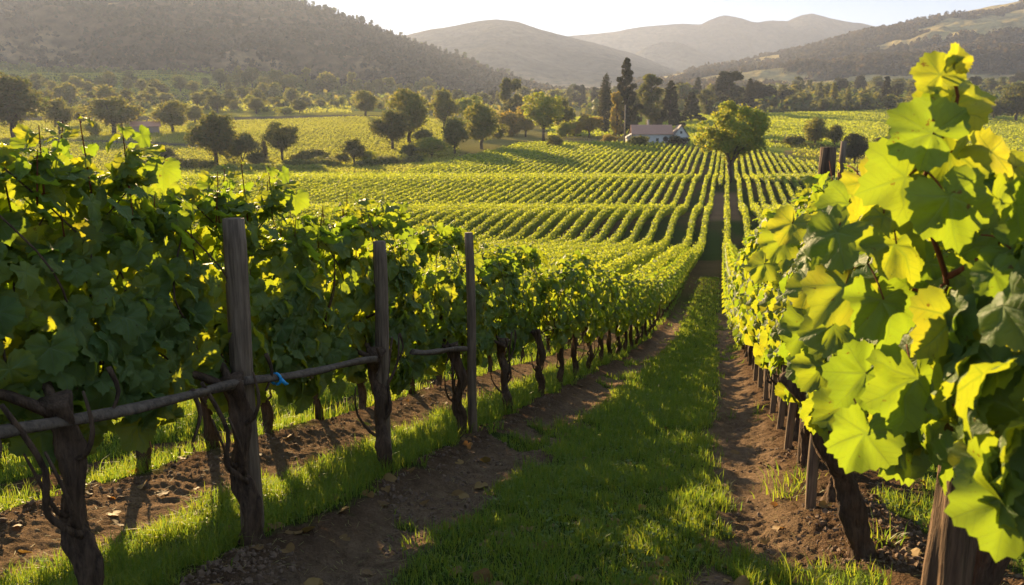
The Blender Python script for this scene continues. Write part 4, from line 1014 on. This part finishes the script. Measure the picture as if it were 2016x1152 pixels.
# ------------------------------------------------------------------ farmhouse
def house():
    X, Y, z, D = find_D(1290, 286, 300.)
    r = empty('farmhouse', (X, Y, z), TH * .8, 1.); tag(r, 'long white farmhouse with a red-brown roof behind dark shrubs', 'house')
    c = D * CP; s = c / F                                    # metres per picture pixel
    W = 112 * s / 2; H = 36 * s; dp = 4.5
    wall = plain('house_wall', (.62, .60, .56), .85, .12, 1.2); roof = plain('house_roof', (.40, .22, .15), .85, .3, 2.5); dark = plain('window_glass', (.03, .035, .04), .15, .1)
    trim = plain('house_trim', (.72, .70, .64), .7, .1); blue = plain('blue_awning', (.13, .20, .42), .6, .15); stone = plain('shed_wall', (.42, .37, .31), .9, .2)
    def part(nm, fn, mt, par=r):
        g = Geo(); fn(g); return obj(nm, g.mesh(nm, mt, smooth=False), par)
    xr = W * .55
    part('wall', lambda g: g.box(-W * .82, xr, -dp, dp, -1, H * .62), wall)
    def gable_roof(g, x0, x1, y0, y1, ze, zr, th=.22):
        ym = (y0 + y1) / 2
        for (ya, yb) in ((y0, ym), (y1, ym)):
            V = [(x0, ya, ze), (x1, ya, ze), (x1, yb, zr), (x0, yb, zr), (x0, ya, ze - th), (x1, ya, ze - th), (x1, yb, zr - th), (x0, yb, zr - th)]
            g.add(V, Q=[(0, 1, 2, 3), (4, 7, 6, 5), (0, 4, 5, 1), (1, 5, 6, 2), (2, 6, 7, 3), (3, 7, 4, 0)])
    rf = part('roof', lambda g: gable_roof(g, -W * .88, xr + .1, -dp - .7, dp + .7, H * .60, H * 1.10), roof)
    part('chimney', lambda g: (g.box(-W * .3, -W * .3 + .8, .6, 1.4, H * .9, H * 1.32), g.box(-W * .3 - .1, -W * .3 + .9, .5, 1.5, H * 1.32, H * 1.38)), stone, rf)
    part('gable', lambda g: g.add([(-W * .82, -dp, H * .62), (-W * .82, dp, H * .62), (-W * .82, 0, H * 1.05)], T=[(0, 1, 2)]), wall)
    # right wing, gable towards the camera
    x0, x1 = xr + .02, W * 1.05
    def wing(g):
        g.box(x0, x1, -dp - 2.5, dp, -1, H * .50)
        xm = (x0 + x1) / 2
        V = [(x0, -dp - 2.5, H * .5), (x1, -dp - 2.5, H * .5), (xm, -dp - 2.5, H * 1.02), (x0, dp, H * .5), (x1, dp, H * .5), (xm, dp, H * 1.02)]
        g.add(V, T=[(0, 1, 2), (4, 3, 5)])
    part('wing_wall', wing, wall)
    def wroof(g):
        xm = (x0 + x1) / 2; y0, y1 = -dp - 3.1, dp + .6
        for xa in (x0 - .6, x1 + .6):
            V = [(xa, y0, H * .46), (xa, y1, H * .46), (xm, y1, H * 1.10), (xm, y0, H * 1.10)]; V += [(a, b, q - .25) for a, b, q in V]
            g.add(V, Q=[(0, 1, 2, 3), (4, 7, 6, 5), (0, 4, 5, 1), (1, 5, 6, 2), (2, 6, 7, 3), (3, 7, 4, 0)])
    part('wing_roof', wroof, plain('wing_roof', (.14, .11, .10), .85, .3, 2.))
    for (xx, zc, ww, hh) in ((-W * .35, H * .30, 1.2, 1.3), (W * .02, H * .30, 1.2, 1.3), (-W * .62, H * .30, 1.2, 1.3)):
        w_ = part('window', lambda g: (g.box(xx - ww / 2 - .12, xx + ww / 2 + .12, -dp - .08, -dp - .003, zc - hh / 2 - .12, zc - hh / 2), g.box(xx - ww / 2 - .12, xx + ww / 2 + .12, -dp - .08, -dp - .003, zc + hh / 2, zc + hh / 2 + .12),
             g.box(xx - ww / 2 - .12, xx - ww / 2, -dp - .08, -dp - .003, zc - hh / 2 + .002, zc + hh / 2 - .002), g.box(xx + ww / 2, xx + ww / 2 + .12, -dp - .08, -dp - .003, zc - hh / 2 + .002, zc + hh / 2 - .002)), trim)
        part('pane', lambda g: g.box(xx - ww / 2 + .002, xx + ww / 2 - .002, -dp - .05, -dp - .004, zc - hh / 2 + .002, zc + hh / 2 - .002), dark, w_)
    # round dark opening and the wing window
    def disc(g):
        an = np.linspace(0, 2 * pi, 20, endpoint=False); V = [(W * .30 + 1.1 * cos(t), y_, H * .34 + 1.1 * sin(t)) for y_ in (-dp - .06, -dp + .05) for t in an]
        n = 20; g.add(V + [(W * .30, -dp - .06, H * .34)], T=[(i, (i + 1) % n, 40) for i in range(n)], Q=[(i, i + n, (i + 1) % n + n, (i + 1) % n) for i in range(n)])
    part('window', disc, dark)['label'] = 'round dark window'
    xm = (x0 + x1) / 2
    part('door', lambda g: g.box(xm - .1, xm + 1.1, -dp - 2.58, -dp - 2.503, -1, 1.5), plain('house_door', (.16, .11, .08), .6))
    part('window', lambda g: g.box(xm - .5, xm + .5, -dp - 2.56, -dp - 2.503, H * .62, H * .76), dark)
    part('awning', lambda g: g.add([(-W * .80, -dp - 2.6, H * .28), (-W * .48, -dp - 2.6, H * .28), (-W * .48, -dp - .02, H * .50), (-W * .80, -dp - .02, H * .50), (-W * .80, -dp - 2.6, H * .24), (-W * .48, -dp - 2.6, H * .24), (-W * .48, -dp - .02, H * .46), (-W * .80, -dp - .02, H * .46)],
         Q=[(0, 1, 2, 3), (4, 7, 6, 5), (0, 4, 5, 1), (1, 5, 6, 2), (2, 6, 7, 3), (3, 7, 4, 0)]), blue)['label'] = 'blue awning'
    for xx in (-W * .79, -W * .49): part('awning_post', lambda g: g.box(xx - .08, xx + .08, -dp - 2.5, -dp - 2.34, -1, H * .26), trim)
    part('lean_to', lambda g: (g.box(-W * 1.02, -W * .825, -dp + .4, dp - .6, -1, H * .5),), stone)
    part('lean_to_roof', lambda g: g.add([(-W * 1.06, -dp - .1, H * .42), (-W * .82, -dp - .1, H * .66), (-W * .82, dp, H * .66), (-W * 1.06, dp, H * .42), (-W * 1.06, -dp - .1, H * .38), (-W * .82, -dp - .1, H * .61), (-W * .82, dp, H * .61), (-W * 1.06, dp, H * .38)],
         Q=[(0, 1, 2, 3), (4, 7, 6, 5), (0, 4, 5, 1), (1, 5, 6, 2), (2, 6, 7, 3), (3, 7, 4, 0)]), plain('lean_roof', (.30, .29, .28), .6))
    # utility pole
    Xp, Yp, zp, Dp = find_D(1229, 288, 300.); g = Geo(); hp = 78 * Dp / F
    g.tube([(0, 0, -.5), (.02, 0, hp * .5), (.0, 0, hp)], [.30, .25, .20], 8, .05, 1)
    tag(obj('utility_pole', g.mesh('utility_pole', plain('pole_wood', (.30, .21, .13), .9)), None, (Xp, Yp, zp)), 'bare pale wooden pole left of the farmhouse', 'pole')
    # shed among the left trees
    X, Y, z, D = find_D(288, 262, 250.); r2 = empty('shed', (X, Y, z), TH + .35); tag(r2, 'low shed with pinkish tiled roof between two round trees on the left', 'shed')
    part('wall', lambda g: g.box(-6, 6, -3, 3, -1, 3.4), plain('shed_plaster', (.36, .27, .21), .9), r2)
    part('roof', lambda g: gable_roof(g, -6.8, 6.8, -3.8, 3.8, 3.3, 5.6), plain('shed_roof', (.70, .36, .26), .85, .25, 2.), r2)
    part('door', lambda g: g.box(-1.6, 1.6, -3.08, -3.003, -1, 2.6), plain('shed_door', (.05, .04, .035), .8), r2)
house()
def fence(x0, x1, yb, n, label, seed):
    g = None; A = find_D(x0, yb[0], 250.); B = find_D(x1, yb[1], 250.)
    r = empty('fence', (A[0], A[1], A[2])); tag(r, label, 'fence')
    m = plain('fence_wood_%d' % seed, (.24, .18, .13), .9); og = np.array(A[:3]); pts = []
    gp = Geo(); gp.box(-.12, .12, -.12, .12, -.3, 1.5); pm = gp.mesh('fence_post', m, False)
    for i in range(n):
        t = i / (n - 1); X = A[0] + (B[0] - A[0]) * t; Y = A[1] + (B[1] - A[1]) * t; z = float(ground_z(X, Y)); pts.append(np.array([X, Y, z]) - og)
        obj('fence_post', pm, r, pts[-1])
    for hh in (.55, 1.2):
        gg = Geo(); gg.tube([q + [0, -.16, hh] for q in pts], .07, 4); obj('fence_rail', gg.mesh('fence_rail', m, False), r)
fence(1115, 1228, (278, 282), 16, 'low wooden fence running from the golden tree to the pole', 1)
fence(1518, 1580, (272, 270), 10, 'pale paddock fence between the lone tree and the right slope', 2)

# ------------------------------------------------------------------ hills
def hill(name, ridge, Dr, D0, seed, amp, colf, wl, nx=420, nd=170, sp=1.25, back=1.5, xpad=500, ybase=None, lat=1.0):
    xs = [q[0] for q in ridge]; ys = [q[1] for q in ridge]
    us = np.linspace(uof(xs[0], 150), uof(xs[-1], 150), nx); px = us / .97 * F + CX
    ks = np.interp(us, [uof(a, b) for a, b in ridge], [kof(b) for b in ys])
    kk = np.hanning(9); kk /= kk.sum(); ks = np.convolve(np.pad(ks, 4, mode='edge'), kk, 'valid')
    T = np.linspace(0, 1.35, nd); Tt, U = np.meshgrid(T, us, indexing='ij'); D = D0 + (Dr - D0) * Tt; A = U * D
    X, Y = to_world(A, D); zb = ground_z(X, Y, False) - 6
    D0z = zb; zr = (EYE + ks * Dr)[None]
    prof = np.where(Tt <= 1, np.clip(Tt, 0, 1) ** sp, 1 - .9 * ((Tt - 1) / .35) ** 1.3 * .8)
    wx = X / wl + .6 * fbm(X / wl / 2, Y / wl / 2, seed + 3, 3); wy = Y / wl + .6 * fbm(X / wl / 2 + 9, Y / wl / 2, seed + 4, 3)
    rg = ridged(wx, wy, seed, 5) - .62
    zb0 = np.minimum(zb, zr - 10)
    H = np.maximum(zr - zb0, 5)
    z = zb0 + H * prof + H * amp * rg * (np.sin(pi * np.clip(Tt, 0, 1)) ** .7 + .10 * (Tt > .5)) 
    z = z + (fbm(X / wl * 6, Y / wl * 6, seed + 8, 4) - .5) * H * .035 * sst(0, .1, Tt)
    edge = sst(0, .04, (U - us[0])) * sst(0, .04, (us[-1] - U)); 
    c = colf(X, Y, z, Tt, rg)
    nr, nc = D.shape; V = np.stack([X, Y, z], -1).reshape(-1, 3); i = np.arange(nr - 1)[:, None] * nc; j = np.arange(nc - 1)[None]
    Q = np.stack([i + j, i + j + 1, i + nc + j + 1, i + nc + j], -1).reshape(-1, 4)
    o = obj(name, newmesh(name, V, [Q], M['hill'], col=c.reshape(-1, 3))); tag(o, kind='structure')
    return X, Y, z, Tt, U
scrubc = np.array([.10, .070, .038]); drygr = np.array([.42, .29, .14]); forest = np.array([.030, .036, .018])
def col_left(X, Y, z, T, rg):
    n = fbm(X / 70, Y / 70, 61, 4)[..., None]; return scrubc * (.7 + .6 * n) + drygr * .32 * sst(.60, .75, n)
def mask_right(X, Y, T): return sst(.485, .53, fbm(X / 330, Y / 170, 63, 5) + .07 * sst(.55, 1, T) - .015)
def col_right(X, Y, z, T, rg):
    m = mask_right(X, Y, T)[..., None]; n = fbm(X / 60, Y / 60, 64, 3)[..., None]
    return (drygr * .55 + np.array([.07, .085, .03])) * (.7 + .6 * n) * (1 - m) + forest * m
def col_far(X, Y, z, T, rg):
    m = sst(.4, .7, fbm(X / 500, Y / 500, 66, 5))[..., None]; v = (1 - sst(.0, .22, T))[..., None]
    return (np.array([.085, .080, .062]) * (1 - m) + np.array([.040, .046, .040]) * m) * (1 - v) + drygr * v
HL = hill('left_hill', [(-900, 40), (-300, -30), (0, -45), (250, -50), (400, -35), (520, -14), (585, 3), (640, 22), (700, 42), (740, 58), (800, 84), (850, 98), (900, 116), (960, 140), (1010, 158), (1060, 176), (1100, 186), (1180, 192)], 1750., 1150., 5, .36, col_left, 230., 520, 200, 1.2)
HR = hill('right_hill', [(1230, 178), (1320, 158), (1400, 140), (1450, 130), (1500, 116), (1560, 104), (1640, 84), (1700, 66), (1760, 52), (1800, 44), (1860, 28), (1900, 22), (1960, 12), (2016, 4), (2200, -10), (2600, 10), (3200, 30)], 2700., 1350., 6, .42, col_right, 420., 620, 240, 1.15)
hill('near_mountain', [(560, 150), (700, 100), (810, 68), (850, 57), (900, 50), (940, 42), (975, 37), (1020, 41), (1060, 56), (1100, 68), (1140, 78), (1180, 88), (1240, 104), (1290, 124), (1340, 148), (1420, 172), (1520, 178)], 3400., 2100., 7, .30, col_far, 620., 420, 150, 1.1)
hill('middle_mountain', [(1180, 170), (1230, 120), (1270, 94), (1300, 84), (1330, 82), (1350, 88), (1390, 108), (1440, 135), (1520, 165)], 3900., 3450., 8, .2, col_far, 500., 220, 90, 1.)
hill('far_mountain', [(900, 130), (1040, 90), (1120, 72), (1145, 69), (1200, 64), (1240, 56), (1290, 50), (1340, 46), (1380, 48), (1400, 38), (1425, 31), (1460, 36), (1490, 44), (1520, 40), (1550, 42), (1575, 32), (1600, 27), (1635, 36), (1680, 46), (1720, 52), (1800, 70), (1950, 110)], 4700., 3800., 9, .32, col_far, 700., 520, 150, 1.0)

# woods on the slopes
def woods(name, H, mask, n, size, label, seed, mat='scrub', per=14, tmin=.02):
    X, Y, z, T, U = H; rng = np.random.default_rng(seed); nr, nc = X.shape
    fi = rng.uniform(tmin, 1.0, n) / 1.35 * (nr - 1); fj = rng.uniform(0, nc - 1.01, n); i = fi.astype(int); j = fj.astype(int); fi -= i; fj -= j
    def s(A): return (A[i, j] * (1 - fj) + A[i, j + 1] * fj) * (1 - fi) + (A[i + 1, j] * (1 - fj) + A[i + 1, j + 1] * fj) * fi
    x, y, zz, t = s(X), s(Y), s(z), s(T); kp = rng.random(n) < mask(x, y, t); x, y, zz = x[kp], y[kp], zz[kp]; m = len(x)
    px = picx(x, y); kp = (px > -150) & (px < 2170); x, y, zz = x[kp], y[kp], zz[kp]; m = len(x)
    sz = size * rng.uniform(.45, 1.25, m); d = rng.normal(0, 1, (m, per, 3)); d[..., 2] = np.abs(d[..., 2]); d /= np.linalg.norm(d, axis=-1)[..., None]
    pos = np.stack([x, y, zz], -1)[:, None] + d * sz[:, None, None] * np.array([.55, .55, 1.1]) * rng.uniform(.6, 1, (m, per, 1))
    V, Q = kites(pos.reshape(-1, 3), (d + rng.normal(0, .4, d.shape)).reshape(-1, 3), np.repeat(sz, per) * .6, rng)
    rn = np.repeat(np.clip(rng.random(m)[:, None] + rng.normal(0, .15, (m, per)), 0, 1).ravel(), 4)
    tag(obj(name, newmesh(name, V, [Q], M[mat], rnd=rn, smooth=False)), label, 'woodland', kind='stuff')
woods('woodland', HL, lambda x, y, t: .25 + .75 * sst(.42, .55, fbm(x / 120, y / 120, 68, 3)), 16000, 8., 'dark scrub and trees covering the left hill', 81)
woods('woodland', HR, lambda x, y, t: mask_right(x, y, t), 26000, 12., 'dark woods filling the folds of the right hill', 82)
# trees standing on the left hill's skyline
def copse(x0, x1, D0, D1, n, size, thr, label, seed, mat, per=16):
    rng = np.random.default_rng(seed); D = np.sqrt(rng.uniform(D0 ** 2, D1 ** 2, n)); u = rng.uniform(uof(x0), uof(x1), n); X, Y = to_world(u * D, D)
    kp = fbm(X / 110, Y / 70, seed, 3) > thr; X, Y, D = X[kp], Y[kp], D[kp]; kp = ~(np.abs(D - 520 - to_cam(X, Y)[0] * .12) < 22); X, Y = X[kp], Y[kp]; m = len(X)
    sz = size * rng.uniform(.4, 1.3, m); d = rng.normal(0, 1, (m, per, 3)); d[..., 2] = np.abs(d[..., 2]); d /= np.linalg.norm(d, axis=-1)[..., None]
    pos = np.stack([X, Y, ground_z(X, Y)], -1)[:, None] + d * sz[:, None, None] * np.array([.6, .6, 1.]) * rng.uniform(.6, 1, (m, per, 1))
    V, Q = kites(pos.reshape(-1, 3), (d + rng.normal(0, .4, d.shape)).reshape(-1, 3), np.repeat(sz, per) * .42, rng)
    rn = np.repeat(np.clip(rng.random(m)[:, None] * .8 + rng.uniform(0, .3, (m, per)), 0, 1).ravel(), 4)
    tag(obj('woodland', newmesh('woodland', V, [Q], M[mat], rnd=rn, smooth=False)), label, 'woodland', kind='stuff')
copse(-100, 620, 1040, 1260, 700, 9., .50, 'thickets at the very foot of the dark hill', 94, 'tree_olive')
copse(600, 1150, 680, 1250, 1600, 9., .50, 'bushes and small trees scattered on the slopes under the dark hill', 91, 'tree_olive')
copse(-100, 620, 560, 760, 420, 7., .55, 'thickets along the fields left of the pale track', 92, 'tree_dark')
copse(1150, 2100, 640, 1250, 2600, 10., .42, 'woods on the flat land below the right hills', 93, 'tree_dark')
rr = random.Random(5); n_ = 0
X, Y, z, T, U = HL; ir = int(1 / 1.35 * (X.shape[0] - 1))
for q in range(74):
    xx = 575 + (1100 - 575) * (q + rr.uniform(.1, .9)) / 74.; uu = uof(xx, 100); j = int(np.clip((uu - U[0, 0]) / (U[0, 1] - U[0, 0]), 0, X.shape[1] - 1)); i = ir - rr.randrange(0, 8)
    n_ += 1; kd = rr.choice(['round', 'tall', 'conifer', 'tall']); hh = rr.uniform(7, 17) * (1.25 if xx > 900 else 1); wd = hh * rr.uniform(.9, 1.2)
    cm, tm = crown_of(kd, q % 2, 'conifer' if q % 3 else 'tree_dark', 2)
    r = empty('ridge_tree', (X[i, j], Y[i, j], z[i, j] - 1), rr.uniform(0, 6), (wd, wd, hh)); obj('crown', cm, r); obj('trunk', tm, r)
    tag(r, 'small dark tree on the skyline of the left hill, %s going down the ridge' % ordw(n_), 'tree', 'trees along the left ridge')

# ------------------------------------------------------------------ haze
k = NT('haze'); k.t.nodes.remove(k.b); pv = k.n('ShaderNodeVolumePrincipled')
pv.inputs['Color'].default_value = (.62, .72, 1., 1); pv.inputs['Density'].default_value = .00008; pv.inputs['Anisotropy'].default_value = .36
k.l(pv.outputs[0], k.out.inputs['Volume'])
g = Geo(); g.box(-6600, 6600, -900, 6400, -60, 760)
tag(obj('haze', g.mesh('haze', k.m, False)), 'warm evening haze filling the valley', 'haze', kind='stuff')
